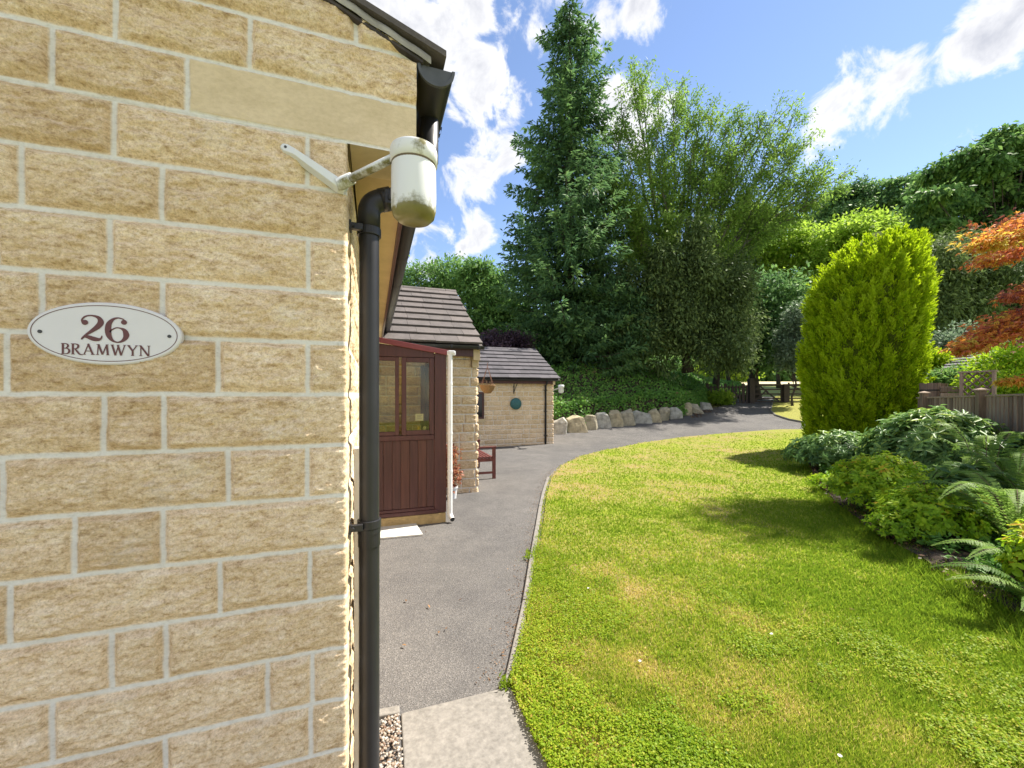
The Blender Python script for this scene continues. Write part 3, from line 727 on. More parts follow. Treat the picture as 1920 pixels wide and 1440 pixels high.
m = MB(); m.tube([s0-Vector((.012, 0, .004)), s0, s0+(s1-s0)*.22], [.017, .0185, .0165], 14); m.tube([s0+(s1-s0)*.18, s1], [.0125, .0115], 14)
V = np.array(m.V); moss = sstep(.6, -.2, (V[:, 2]-(s0.z+(V[:, 0]-s0.x)*(s1.z-s0.z)/(s1.x-s0.x)))/.012)*.75
mesh('stem', m.V, m.F, M['lampcap'], lamp, attrs={'moss': moss}, smooth=True)
m = MB(); h = capz1-capz0; m.lathe((hc[0], hc[1], capz0), [(.058, -.002), (.0605, 0), (.0645, .002), (.0645, h*.72), (.062, h*.86), (.054, h*.96), (.04, h), (.001, h+.001)], 40)
V = np.array(m.V); ang = np.arctan2(V[:, 1]-hc[1], V[:, 0]-hc[0])
moss = np.exp(-((ang+1.35)/.28)**2-((V[:, 2]-capz0-h*.55)/.022)**2)*.8+np.exp(-((ang+2.3)/.2)**2-((V[:, 2]-capz0-h*.4)/.012)**2)*.55+np.exp(-((ang+.7)/.15)**2-((V[:, 2]-capz0-h*.5)/.012)**2)*.6+.42
mesh('cap', m.V, m.F, M['lampcap'], lamp, attrs={'moss': moss}, smooth=True)
m = MB(); m.lathe((hc[0], hc[1], capz0), [(.0605, 0.0), (.0605, -.004), (.059, -.006), (.059, -.006)], 40); m.build('seal', simple('brown_seal', (.16, .12, .08), .7, .2, 40), lamp, smooth=True)
hh = capz0-botz; prof = [(.059, .0), (rj_, -.012), (rj_+.001, -hh*.55), (rj_, -hh*.78), (.056, -hh*.9), (.045, -hh*.97), (.028, -hh*.995), (.001, -hh)]
m = MB(); m.lathe((hc[0], hc[1], capz0), prof[::-1], 48)
V = np.array(m.V); tt = (capz0-V[:, 2])/hh; mesh('glass_jar', m.V, m.F, M['lampglass'], lamp, attrs={'moss': sstep(.7, .93, tt)*1.0+.36}, smooth=True)
# garage lamp
q = P(1041, 731, 13.3); lq = P(1052, 730, 13.15)
gl_ = thing('wall_lamp', 'small white jar lamp on arm at the far corner of the garage', 'lamp', tuple(q))
m = MB(); m.tube([(GX, GY+.1, q[2]-.02), (lq[0], lq[1], lq[2]+.06)], .02, 8); m.build('stem', M['white'], gl_)
m = MB(); m.lathe(tuple(lq), [(.001, -.13), (.06, -.12), (.085, -.08), (.085, .05), (.1, .055), (.1, .13), (.08, .145), (.001, .15)], 16); m.build('glass_jar', M['white'], gl_, smooth=True)

# ------------------------------------------------------------------ oval house sign
PC = np.array([-.647, CY-.016, 1.757])
sign = thing('house_sign', 'white oval house number plaque with brown lettering on the near stone wall', 'sign', tuple(PC))
def oval(a, b, y, n=72): return [(PC[0]+a*math.cos(2*math.pi*k/n), y, PC[2]+b*math.sin(2*math.pi*k/n)) for k in range(n)]
n = 72; m = MB(); V = []
A_, B_ = .1575, .0805
for da, y in ((0, CY-.009), (0, CY-.021), (-.002, CY-.024), (-.0045, CY-.0255), (-.008, CY-.0255)): V += oval(A_+da, B_+da, y)
F = [(r*n+k, r*n+(k+1) % n, (r+1)*n+(k+1) % n, (r+1)*n+k) for r in range(4) for k in range(n)]+[tuple(4*n+k for k in range(n)), tuple(range(n))[::-1]]
mesh('plate', V, F, M['plaque'], sign)
FYs = CY-.0262
V = oval(A_-.0085, B_-.0085, FYs)+oval(A_-.0102, B_-.0102, FYs); mesh('border_line', V, [(k, (k+1) % n, n+(k+1) % n, n+k) for k in range(n)], M['ink'], sign)
for s_ in (-1, 1):
    m = MB(); c = (PC[0]+s_*.131, FYs+.001, PC[2]-.001+.0*s_); m.tube([c, (c[0], c[1]-.002, c[2])], .0043, 16); m.build('screw', M['screw'], sign)
def crom(pts, n=10):
    pts = [np.array(p, float) for p in pts]; out = []
    for i in range(len(pts)-1):
        p0 = pts[max(i-1, 0)]; p1 = pts[i]; p2 = pts[i+1]; p3_ = pts[min(i+2, len(pts)-1)]
        for k in range(n):
            t = k/n; out.append(.5*((2*p1)+(-p0+p2)*t+(2*p0-5*p1+4*p2-p3_)*t*t+(-p0+3*p1-3*p2+p3_)*t**3))
    return out+[pts[-1]]
def ribbon(m, pts, org, sx, sz, y):
    """pts: (u, v, width) with width measured across the stroke in glyph units"""
    V = []; F = []
    for i, p in enumerate(pts):
        a = pts[max(i-1, 0)]; b = pts[min(i+1, len(pts)-1)]; d = np.array([b[0]-a[0], b[1]-a[1]]); d /= max(np.hypot(*d), 1e-9); nn = np.array([-d[1], d[0]])*max(p[2], .004)/2
        for s_ in (1, -1): V.append((org[0]+(p[0]+nn[0]*s_)*sx, y, org[1]+(p[1]+nn[1]*s_)*sz))
    F = [(2*i, 2*i+1, 2*i+3, 2*i+2) for i in range(len(pts)-1)]; m.add(V, F)
def disc(m, c, r, org, sx, sz, y):
    V = [(org[0]+(c[0]+r*math.cos(t))*sx, y, org[1]+(c[1]+r*math.sin(t))*sz) for t in np.linspace(0, 2*math.pi, 20, endpoint=False)]; m.add(V, [tuple(range(20))])
H_ = .063; o2 = (-.7015, PC[2]-.0185)
m = MB()
ribbon(m, crom([(.08, .70, .05), (.07, .82, .06), (.17, .95, .06), (.36, 1.0, .06), (.58, .93, .12), (.66, .75, .2), (.57, .57, .19), (.38, .38, .13), (.2, .22, .08), (.09, .09, .07), (.05, .02, .05)]), o2, H_, H_, FYs-.0002)
disc(m, (.16, .71), .105, o2, H_, H_, FYs-.0004)
ribbon(m, crom([(.05, .02, .03), (.12, .12, .05), (.24, .135, .13), (.42, .065, .17), (.58, .04, .13), (.67, .09, .06), (.7, .2, .035)]), o2, H_, H_, FYs-.0006)
o6 = (-.6515, PC[2]-.0215)
m.build('numeral', M['ink'], sign)
m = MB()
ribbon(m, crom([(.66, .86, .05), (.58, .96, .05), (.42, 1.0, .055), (.26, .93, .1), (.13, .74, .18), (.1, .5, .21), (.13, .26, .18), (.24, .07, .1), (.4, 0, .055), (.56, .06, .1), (.67, .2, .17), (.69, .34, .2), (.63, .5, .14), (.5, .58, .06), (.36, .59, .045), (.22, .5, .05), (.16, .4, .05)]), o6, H_, H_, FYs-.0002)
disc(m, (.62, .83), .1, o6, H_, H_, FYs-.0004)
m.build('numeral', M['ink'], sign)
tk, tn_ = .15, .085
GLY = {
 'B': (.62, [[(.13, 0, tk), (.13, 1, tk)], [(0, .975, .05), (.2, .975, .05)], [(0, .025, .05), (.2, .025, .05)]], [[(.13, .97, .06), (.34, .96, .08), (.47, .86, .13), (.47, .7, .13), (.34, .56, .08), (.13, .54, .06)], [(.13, .54, .06), (.4, .53, .08), (.56, .4, .14), (.55, .18, .14), (.4, .05, .08), (.13, .03, .06)]]),
 'R': (.72, [[(.13, 0, tk), (.13, 1, tk)], [(0, .975, .05), (.2, .975, .05)], [(0, .025, .05), (.28, .025, .05)]], [[(.13, .97, .06), (.36, .95, .09), (.5, .84, .14), (.48, .64, .14), (.34, .53, .08), (.13, .51, .06)], [(.28, .52, .1), (.45, .25, .14), (.6, .04, .12), (.8, -.03, .06)]]),
 'A': (.86, [[(.12, .02, tn_), (.43, 1, tn_)], [(.4, 1.02, tk), (.74, .02, tk)], [(.22, .34, .06), (.62, .34, .06)], [(0, .025, .05), (.24, .025, .05)], [(.6, .025, .05), (.88, .025, .05)]], []),
 'M': (1.02, [[(.14, .02, tn_), (.2, 1, tn_)], [(.2, 1, tk), (.5, .05, tk)], [(.5, .05, tn_), (.8, 1, tn_)], [(.8, 1, tk), (.88, .02, tk)], [(.03, .025, .05), (.25, .025, .05)], [(.76, .025, .05), (1.0, .025, .05)], [(.08, .975, .05), (.24, .975, .05)], [(.78, .975, .05), (.94, .975, .05)]], []),
 'W': (1.12, [[(.1, .98, tk), (.34, .0, tk)], [(.34, 0, tn_), (.56, .95, tn_)], [(.52, .95, tk), (.76, 0, tk)], [(.76, 0, tn_), (1.02, .98, tn_)], [(0, .975, .05), (.24, .975, .05)], [(.44, .975, .05), (.64, .975, .05)], [(.9, .975, .05), (1.12, .975, .05)]], []),
 'Y': (.82, [[(.1, .98, tk), (.42, .45, tk)], [(.42, .45, tn_), (.72, .98, tn_)], [(.42, 0, tk), (.42, .5, tk)], [(0, .975, .05), (.24, .975, .05)], [(.6, .975, .05), (.84, .975, .05)], [(.3, .025, .05), (.54, .025, .05)]], []),
 'N': (.86, [[(.14, .02, tn_), (.14, .98, tn_)], [(.1, 1, tk), (.72, .0, tk)], [(.74, 0, tn_), (.74, .98, tn_)], [(.02, .025, .05), (.26, .025, .05)], [(0, .975, .05), (.16, .975, .05)], [(.62, .975, .05), (.86, .975, .05)]], [])}
word = 'BRAMWYN'; tot = sum(GLY[c][0] for c in word)+.06*(len(word)-1); hL = .0275; kx = .181/tot; x = -.738
for ch in word:
    wd_, st, cu = GLY[ch]; m = MB(); zi = 0
    for p_ in [[np.array(q) for q in s_] for s_ in st]+[crom(c_, 8) for c_ in cu]:
        ribbon(m, p_, (x, PC[2]-.0555), kx, hL, FYs-.0002-.00012*zi); zi += 1
    m.build('letter', M['ink'], sign); x += (wd_+.06)*kx

# ------------------------------------------------------------------ bench, basket, pot
bx0, bx1, by0 = WX1+.05, 2.27, 7.62; bz = float(gz(2, 7.7))
bench = thing('garden_bench', 'dark red slatted garden bench on asphalt beyond the stone wing corner', 'bench', ((bx0+bx1)/2, by0+.6, bz))
for y in (by0, by0+1.25):
    for x in (bx0+.03, bx1-.035):
        m = MB(); m.box((x-.03, y-.03, bz), (x+.03, y+.03, bz+(.6 if x > bx0+.2 else .86))); m.build('leg', M['bench'], bench, bevel=.004)
    m = MB(); m.box((bx0+.03, y-.032, bz+.6), (bx1+.01, y+.032, bz+.63)); m.build('arm', M['bench'], bench, bevel=.006)
    m = MB(); m.box((bx0+.06, y-.02, bz+.1), (bx1-.06, y+.02, bz+.14)); m.build('stretcher', M['bench'], bench, bevel=.004)
    m = MB(); m.box((bx0+.06, y-.022, bz+.34), (bx1-.06, y+.022, bz+.4)); m.build('seat_rail', M['bench'], bench, bevel=.004)
for i in range(7):
    x = bx0+.07+i*.068; m = MB(); m.box((x, by0-.015, bz+.402), (x+.05, by0+1.265, bz+.425)); m.build('seat_slat', M['bench'], bench, bevel=.004)
for i in range(4):
    m = MB(); m.box((bx0+.01, by0+.02, bz+.5+i*.09), (bx0+.03, by0+1.23, bz+.56+i*.09)); m.build('back_slat', M['bench'], bench, bevel=.004)
hb = P(914, 722, 7.45); r_b = .15
bas = thing('hanging_basket', 'coir-lined hanging basket of dry stems hung from chains at the wing corner', 'basket', tuple(hb))
m = MB(); m.lathe(tuple(hb), [(.001, -r_b*1.05), (.06, -r_b), (.115, -.09), (.15, -.01), (.152, .004), (.135, .0), (.001, -.02)], 22); m.build('bowl', M['basket'], bas, smooth=True)
m = MB(); c_top = Vector((hb[0], hb[1], hb[2]+.34))
for k in range(4):
    t = 2*math.pi*k/4+.4; m.tube([(hb[0]+.15*math.cos(t), hb[1]+.15*math.sin(t), hb[2]), c_top], .0045, 5)
m.tube([c_top, c_top+Vector((0, 0, .07))], .006, 6); m.build('chain', simple('rusty_chain', (.2, .1, .07), .7, .2, 40), bas)
m = MB()
for k in range(14):
    t = random.uniform(0, 6.3); r0 = random.uniform(0, .1); d = Vector((math.cos(t), math.sin(t), 0))
    m.tube([(hb[0]+d.x*r0, hb[1]+d.y*r0, hb[2]-.02), (hb[0]+d.x*(r0+.03), hb[1]+d.y*(r0+.03), hb[2]+random.uniform(.03, .1))], .004, 4)
m.build('dry_stem', M['stem'], bas)
t = thing('basket_bracket', 'black iron arm on the wing side wall holding the hanging basket', 'bracket', (WX1+.01, hb[1], hb[2]+.42))
m = MB(); m.tube([(WX1+.015, hb[1], hb[2]+.42), (hb[0]+.02, hb[1], hb[2]+.43), (hb[0]+.02, hb[1], hb[2]+.405)], .008, 8); m.build('arm', M['iron'], t)
m = MB(); m.box((WX1+.008, hb[1]-.015, hb[2]+.22), (WX1+.018, hb[1]+.015, hb[2]+.46)); m.build('back_plate', M['iron'], t)
pp = G(847, 934); pot = thing('potted_shrub', 'orange-leaved shrub in a white pot beside the porch downpipe', 'potted plant', tuple(pp))
m = MB(); m.lathe(tuple(pp), [(.001, 0), (.07, 0), (.085, .12), (.094, .16), (.1, .163), (.1, .19), (.09, .19), (.088, .165), (.001, .165)], 24); m.build('pot', M['white'], pot, smooth=False)
# ------------------------------------------------------------------ ground, path, lawn, bank
def plan(p): return np.array([p[0], p[1]])
def latZ(p): return p[0]*RT[0]+p[1]*RT[1], dep(p[0], p[1])
kpx = [(1230, 2000), (1120, 1640), (1030, 1440), (1000, 1380), (978, 1330), (962, 1290), (972, 1240), (985, 1180), (997, 1100), (1004, 1040), (1013, 980), (1019, 935), (1030, 897), (1050, 874), (1085, 857), (1130, 845), (1200, 831), (1280, 820), (1360, 813), (1440, 807), (1500, 804), (1545, 802.5)]
KP = np.array([latZ(G(*p)) for p in kpx])
bpx = [(1990, 1290), (1920, 1190), (1800, 1118), (1700, 1050), (1620, 1000), (1560, 948), (1525, 905), (1510, 870)]
BP = np.array([(6, -4), (4.5, 0)]+[latZ(G(*p)) for p in bpx]+[(9.2, 12.6), (11.4, 15.2), (12.4, 16.25)])
def Lf(Z): return np.interp(Z, KP[:, 1], KP[:, 0])
def Rf(Z): return np.interp(Z, BP[:, 1], BP[:, 0])
def sheet(name, Zs, l0, l1, nu, dz, mat, kind='structure', attrs=None, zfun=None, parent=None, skirt=0):
    V = []
    for Z, a, b in zip(Zs, l0, l1):
        for t in np.linspace(0, 1, nu): V.append(LZ(a+(b-a)*t, Z))
    V = np.array(V); z = (gz(V[:, 0], V[:, 1]) if zfun is None else zfun(V[:, 0], V[:, 1]))+dz
    V3 = np.column_stack([V, z]); nr = len(Zs)
    i = np.arange(nr-1)[:, None]*nu+np.arange(nu-1)[None, :]
    F = np.stack([i, i+1, i+nu+1, i+nu], -1).reshape(-1, 4)
    at = {k: f(V[:, 0], V[:, 1]) for k, f in (attrs or {}).items()}
    o = mesh(name, V3, F, mat, parent, attrs=at, smooth=True)
    if kind: o['kind'] = kind
    return o
Zg = np.concatenate([np.linspace(-14, 30, 90), np.linspace(31, 60, 30), np.linspace(65, 900, 30)])
sheet('ground', Zg, np.full(len(Zg), -1000.), np.full(len(Zg), 1000.), 90, -.055, M['field'])
Za = np.concatenate([np.linspace(-4, 27, 130)])
la = np.interp(Za, [-4, 14.5, 15.4, 16.6, 18.6, 22.5, 24, 27], [-5, -5, 1.0, 3.3, 7.0, 12.0, 12.9, 13.6])
ra = np.where(Za < 15.6, Lf(Za)+.03, np.interp(Za, [15.6, 16.4, 17, 24, 27], [Lf(15.6)+.03, 18, 18, 18, 17]))
sheet('driveway', Za, la, ra, 40, 0.0, M['asphalt'])
Zh = np.linspace(39, 84, 24); sheet('hay_field', Zh, np.full(24, -40.), np.full(24, 120.), 30, .04, simple('mown_hay', (.55, .47, .27), .95, .15, .6))
# weathered lighter band where the drive meets the path
def dryf(x, y):
    n = fbm(p3(x*.9, y*.9, 5), 4); n2 = fbm(p3(x*4, y*4, 8), 3); lat = x*RT[0]+y*RT[1]; Z = dep(x, y)
    edge = np.exp(-np.abs(lat-Lf(Z))/.35)*.22
    green = sstep(-1.8, -.2, lat-Rf(Z))
    return np.clip((.36+.38*n+.32*n2+edge+.12*sstep(4, 1.5, Z)-.2*green), 0, 1)
Zl = np.concatenate([np.linspace(-1, 8, 150), np.linspace(8.1, 16.1, 70)])
sheet('lawn', Zl, Lf(Zl)+.045, np.maximum(Rf(Zl)+.15, Lf(Zl)+.06), 110, .022, M['lawn'], attrs={'dry': dryf})
Zb = np.linspace(-1, 16, 80)
sheet('flower_bed', Zb, Rf(Zb)+.05, Rf(Zb)+5, 30, .0, M['soil'], zfun=lambda x, y: gz(x, y)+.03+.05*fbm(p3(x*3, y*3, 1), 3)+.05)
# island of grass in the drive
ip = [G(*p) for p in ((1446, 775), (1452, 770), (1475, 764), (1510, 758), (1560, 753))]+[G(1700, 752), G(1700, 800)]+[G(*p) for p in ((1560, 800), (1510, 793.5), (1480, 788), (1455, 780))]
ic = np.mean(ip, 0)
V = []; n = len(ip)
for t in (0, .3, .6, .85, 1):
    for p in ip:
        q = ic+(np.array(p)-ic)*t; V.append((q[0], q[1], gz(q[0], q[1])+.075))
F = [(r*n+k, r*n+(k+1) % n, (r+1)*n+(k+1) % n, (r+1)*n+k) for r in range(4) for k in range(n)]
Vn = np.array(V); o = mesh('grass_island', V, F, M['lawn'], None, attrs={'dry': np.full(len(V), .42)}, smooth=True); o['kind'] = 'structure'
m = MB(); m.tube([(p[0], p[1], gz(p[0], p[1])+.02) for p in ip[7:]+ip[:5]], .06, 6); o = m.build('island_kerb', M['concrete']); o['kind'] = 'structure'
# concrete edging along the lawn: short lengths butted together
m = MB(); kz = KP[5:13]; ts = []
tot = np.concatenate([[0], np.cumsum(np.hypot(np.diff(kz[:, 0]), np.diff(kz[:, 1])))])
d = 0.0
while d < tot[-1]-.05:
    e = min(d+.9, tot[-1]); a = [np.interp(d+.004, tot, kz[:, k]) for k in (0, 1)]; b = [np.interp(e-.004, tot, kz[:, k]) for k in (0, 1)]
    pa, pb = LZ(*a), LZ(*b); u = (pb-pa)/np.hypot(*(pb-pa)); nn = np.array([-u[1], u[0]])*.05
    if nn[0] > 0: nn = -nn
    za, zb2 = float(gz(*pa)), float(gz(*pb)); h = .035+random.uniform(-.006, .004)
    m.hexa([(*(pa+nn), za-.1), (*(pa-nn*.0), za-.1), (*(pb-nn*.0), zb2-.1), (*(pb+nn), zb2-.1)], [(*(pa+nn), za+h), (*pa, za+h), (*pb, zb2+h), (*(pb+nn), zb2+h)]); d = e
o = m.build('kerb', M['concrete'], bevel=.008); o['kind'] = 'structure'
# concrete pad, its edging and the gravel strip
A, B = G(752, 1341), G(957, 1290); Cp, Dp = G(1030, 1440), G(757, 1440)
Cp2 = Cp+(Cp-B)*1.5; Dp2 = Dp+(Dp-A)*2.2
poly = [A, B, G(976, 1330), G(1000, 1382), Cp, Cp2, Dp2]
def grid_poly(pts, z):
    m = MB(); m.hexa([(p[0], p[1], -.12) for p in pts], [(p[0], p[1], z) for p in pts]); return m
o = grid_poly(poly, .012).build('concrete_pad', M['concrete'], bevel=.006); o['kind'] = 'structure'
E = G(700, 1352)
m = MB(); u = (A-E); m.hexa([(E[0], E[1], -.1), (A[0]-.005, A[1]-.003, -.1), (A[0]-.005, A[1]+.05, -.1), (E[0], E[1]+.05, -.1)], [(E[0], E[1], .02), (A[0]-.005, A[1]-.003, .018), (A[0]-.005, A[1]+.05, .018), (E[0], E[1]+.05, .02)])
o = m.build('path_edging', M['concrete'], bevel=.006); o['kind'] = 'structure'
pv = []; pf = []; tn = []
ico = [(0, 0, 1), (.9, 0, .3), (.28, .85, .3), (-.72, .53, .3), (-.72, -.53, .3), (.28, -.85, .3), (0, 0, -.6)]
icf = [(0, 1, 2), (0, 2, 3), (0, 3, 4), (0, 4, 5), (0, 5, 1), (6, 2, 1), (6, 3, 2), (6, 4, 3), (6, 5, 4), (6, 1, 5)]
for k in range(2600):
    x = random.uniform(CX+.02, A[0]-.01); y = random.uniform(.6, min(A[1], E[1])-.01); s_ = random.uniform(.006, .013); t = random.uniform(0, 6.3); q = len(pv); b_ = random.uniform(.5, 1)
    for a in ico: pv.append((x+s_*(a[0]*math.cos(t)-a[1]*math.sin(t)*b_), y+s_*(a[0]*math.sin(t)+a[1]*math.cos(t)*b_), .012+random.uniform(0, .006)+s_*a[2]*.6))
    pf += [tuple(q+i for i in f) for f in icf]; tn += [random.random()]*7
mg, N_, L_, b_ = material('gravel'); L_.new(ramp(N_, L_, attr(N_, 'tone'), [(0, (.15, .09, .06)), (.4, (.3, .24, .18)), (1, (.42, .4, .37))]), b_.inputs['Base Color']); b_.inputs['Roughness'].default_value = .85
o = mesh('gravel', pv, np.array(pf), mg, None, attrs={'tone': tn}); o['kind'] = 'stuff'; props(o, 'brown and grey gravel in the strip at the foot of the wall')

# ------------------------------------------------------------------ leaves
def unit(v): return v/np.maximum(np.linalg.norm(v, axis=-1, keepdims=True), 1e-9)
def leaf_geo(pos, d, up, L, W, fold=.0, droop=.0):
    """one diamond leaf per row (four vertices, one quad)"""
    d = unit(d); s = unit(np.cross(d, up)); nrm = np.cross(s, d)
    L = np.asarray(L).reshape(-1, 1); W = np.asarray(W).reshape(-1, 1)
    mid = pos+d*L*.45
    V = np.stack([pos, mid+s*W/2+nrm*W*fold, pos+d*L-nrm*L*droop, mid-s*W/2+nrm*W*fold], 1).reshape(-1, 3)
    n = len(pos); F = np.arange(4*n).reshape(n, 4); return V, F
def leaf6(pos, d, up, L, W, fold=.15, droop=.15):
    """broader leaf with a midrib fold: two quads"""
    d = unit(d); s = unit(np.cross(d, up)); nrm = np.cross(s, d)
    L = np.asarray(L).reshape(-1, 1); W = np.asarray(W).reshape(-1, 1)
    a = pos+d*L*.3-nrm*L*droop*.1; b = pos+d*L*.7-nrm*L*droop*.5
    V = np.stack([pos, a+s*W*.45+nrm*W*fold, b+s*W*.42+nrm*W*fold, pos+d*L-nrm*L*droop, b-s*W*.42+nrm*W*fold, a-s*W*.45+nrm*W*fold], 1).reshape(-1, 3)
    n = len(pos); k = np.arange(n)[:, None]*6
    F = np.concatenate([k+[0, 1, 2, 3], k+[0, 3, 4, 5]], 1).reshape(-1, 4); return V, F
class Leaves:
    def __init__(s): s.V = []; s.F = []; s.T = []; s.n = 0
    def add(s, VF, tone):
        V, F = VF; k = len(V)//len(tone); s.V.append(V); s.F.append(F+s.n); s.T.append(np.repeat(tone, k)); s.n += len(V); return s
    def build(s, name, mat, parent=None, **k):
        return mesh(name, np.concatenate(s.V), np.concatenate(s.F), mat, parent, attrs={'tone': np.clip(np.concatenate(s.T), 0, 1)}, **k)
def rdir(n): return unit(rng.normal(size=(n, 3)))
UP = np.array([0, 0, 1.])
def crown(lobes, L, W, per=60, cr=.35, droop=.3, flat=.6, toneamp=.25, lv=None, six=False, shell=.55, rough=.32):
    """lobes: (centre xyz, radii xyz, number of leaf clumps). Clumps sit in the outer shell, leaves scatter round each."""
    lv = lv or Leaves(); tips = []
    for c, r, n in lobes:
        c = np.array(c, float); r = np.array(r, float)*np.ones(3)
        u = rdir(n); rad = (shell+(1-shell)*rng.random((n, 1))**.6)*(1+rough*fbm(u*2.1+c, 3)[:, None])
        q = c+u*rad*r; tips.append(q)
        k = rng.poisson(per, n); idx = np.repeat(np.arange(n), k); m_ = len(idx)
        pos = q[idx]+rng.normal(size=(m_, 3))*cr*np.array([1, 1, flat])
        out = unit((pos-c)/r)
        d = out*.7+rng.normal(size=(m_, 3))*.6+np.array([0, 0, -droop])
        up = UP+rng.normal(size=(m_, 3))*.55+out*.5
        ct = rng.normal(size=n)*toneamp*.6
        tone = .5+ct[idx]+rng.normal(size=m_)*toneamp*.6
        ll = L*rng.uniform(.7, 1.25, m_)
        lv.add((leaf6 if six else leaf_geo)(pos, d, up, ll, ll*W, .12), tone)
    return lv, tips
def limbs(base, top, tips, r0, frac=.35, seed=1, mat='bark', parent=None, name='trunk', lean=None):
    r = random.Random(seed); m = MB(); base = np.array(base, float); top = np.array(top, float)
    n = 7; pts = [base+(top-base)*t+np.array([r.uniform(-1, 1), r.uniform(-1, 1), 0])*.03*np.linalg.norm(top-base)*(1 if 0 < t < 1 else 0) for t in np.linspace(0, 1, n)]
    m.tube(pts, [r0*(1.35 if i == 0 else 1-.75*i/(n-1)) for i in range(n)], 9)
    for q in tips:
        for p in q:
            if r.random() > frac: continue
            t = r.uniform(.35, .95); a = base+(top-base)*t; b = np.array(p); mid = (a+b)/2+np.array([0, 0, .06*np.linalg.norm(b-a)])
            rr = r0*.28*(1.2-t); m.tube([a, mid, b], [rr, rr*.6, rr*.2], 5, False)
    return m.build(name, M[mat], parent, smooth=True)
def lobe(px, py, Z, rx, ry, n, rz=None):
    c = P(px, py, Z); s = Z/FPX; return (c, (rx*s, (rz or rx)*s, ry*s), n)
def gpt(px, Z):
    p = P(px, 740, Z); return np.array([p[0], p[1], gz(p[0], p[1])])

GREEN = dict(
 conifer=leafmat('cypress_foliage', [(0, (0.040, 0.087, 0.044)), (.5, (0.091, 0.184, 0.074)), (1, (0.182, 0.304, 0.094))], .35, .6, .12),
 ash=leafmat('ash_foliage', [(0, (0.084, 0.155, 0.034)), (.5, (0.185, 0.309, 0.052)), (1, (0.305, 0.442, 0.092))], .45, .6, .12),
 yew=leafmat('yew_foliage', [(0, (0.055, 0.088, 0.033)), (.5, (0.119, 0.177, 0.058)), (1, (0.208, 0.276, 0.086))], .3, .65, .1),
 lime=leafmat('bright_foliage', [(0, (.14, .24, .03)), (.5, (.28, .42, .045)), (1, (.4, .52, .07))], .55, .6, .1),
 dark=leafmat('dark_foliage', [(0, (0.060, 0.127, 0.053)), (.5, (0.134, 0.256, 0.086)), (1, (0.240, 0.390, 0.106))], .35, .6, .12),
 mid=leafmat('mid_foliage', [(0, (0.067, 0.139, 0.044)), (.5, (0.134, 0.257, 0.069)), (1, (0.255, 0.396, 0.104))], .4, .6, .12),
 gold=leafmat('golden_foliage', [(0, (0.069, 0.162, 0.004)), (.4, (0.248, 0.374, 0.006)), (.75, (0.378, 0.497, 0.012)), (1, (0.402, 0.523, 0.030))], .5, .6, .1),
 rhodo=leafmat('leathery_foliage', [(0, (0.053, 0.121, 0.038)), (.5, (0.158, 0.286, 0.085)), (.85, (0.294, 0.440, 0.095)), (1, (0.441, 0.550, 0.095))], .35, .45, .3),
 hyper=leafmat('yellow_green_foliage', [(0, (0.121, 0.246, 0.015)), (.5, (0.278, 0.456, 0.022)), (.85, (0.460, 0.567, 0.030)), (1, (0.508, 0.320, 0.030))], .45, .5, .2),
 fern=leafmat('fern_foliage', [(0, (0.085, 0.176, 0.030)), (.5, (0.204, 0.334, 0.060)), (1, (0.340, 0.422, 0.128))], .45, .5, .2),
 maple=leafmat('red_maple_foliage', [(0, (0.200, 0.075, 0.072)), (.35, (0.325, 0.125, 0.102)), (.6, (0.600, 0.188, 0.072)), (.8, (0.620, 0.275, 0.048)), (1, (0.620, 0.500, 0.084))], .5, .6, .06),
 purple=leafmat('purple_foliage', [(0, (.03, .018, .03)), (.5, (.07, .042, .06)), (1, (.11, .065, .08))], .25),
 ivy=leafmat('ivy_leaves', [(0, (0.063, 0.152, 0.031)), (.5, (0.139, 0.304, 0.055)), (.85, (0.240, 0.400, 0.079)), (.93, (0.228, 0.179, 0.085)), (1, (0.316, 0.206, 0.121))], .35, .5, .2),
 grey=leafmat('grey_green_foliage', [(0, (.07, .12, .065)), (.5, (.15, .22, .13)), (1, (.27, .33, .22))], .35),
 grass=leafmat('grass_blades', [(0, (0.133, 0.233, 0.018)), (.3, (0.266, 0.356, 0.027)), (.55, (0.413, 0.443, 0.060)), (.78, (0.560, 0.455, 0.150)), (1, (0.620, 0.455, 0.255))], .5, .6, .1),
 clover=leafmat('clover_leaves', [(0, (0.112, 0.210, 0.010)), (.5, (0.246, 0.357, 0.020)), (.85, (0.403, 0.441, 0.040)), (1, (0.493, 0.357, 0.080))], .45, .5, .15),
)
# ---- bank of ivy behind the boulders
base = [(-14, 19.2), (-1, 19.0), (.9, 17.4), (1.35, 15.7)]+[latZ(G(*p)) for p in ((1040, 813), (1140, 798), (1200, 791), (1280, 782), (1335, 772), (1390, 757.5))]+[(14.2, 24.2)]
base = np.array(base); Hh = np.array([2.1, 2.1, 2.2, 2.45, 2.5, 2.65, 2.65, 2.4, 1.7, .55, .1])
tb = np.concatenate([[0], np.cumsum(np.hypot(*np.diff(base, axis=0).T))])
def bankpt(t, d):
    la_ = np.interp(t, tb, base[:, 0]); zb_ = np.interp(t, tb, base[:, 1]); H = np.interp(t, tb, Hh)
    d0 = d; d = d*np.clip(H/1.6, .12, 1)
    p = la_[..., None]*RT+(zb_+d*.92)[..., None]*FW+(-.35*d)[..., None]*RT
    g0 = gzZ(zb_); rise = .36*sstep(-.05, .3, d)+.64*sstep(.1, 3.4, d)
    z = g0+rise*H+.02*d
    return np.column_stack([p, z])
tt_ = np.linspace(0, tb[-1], 110); dd_ = np.concatenate([np.linspace(.05, 4, 26), np.linspace(5, 22, 10)])
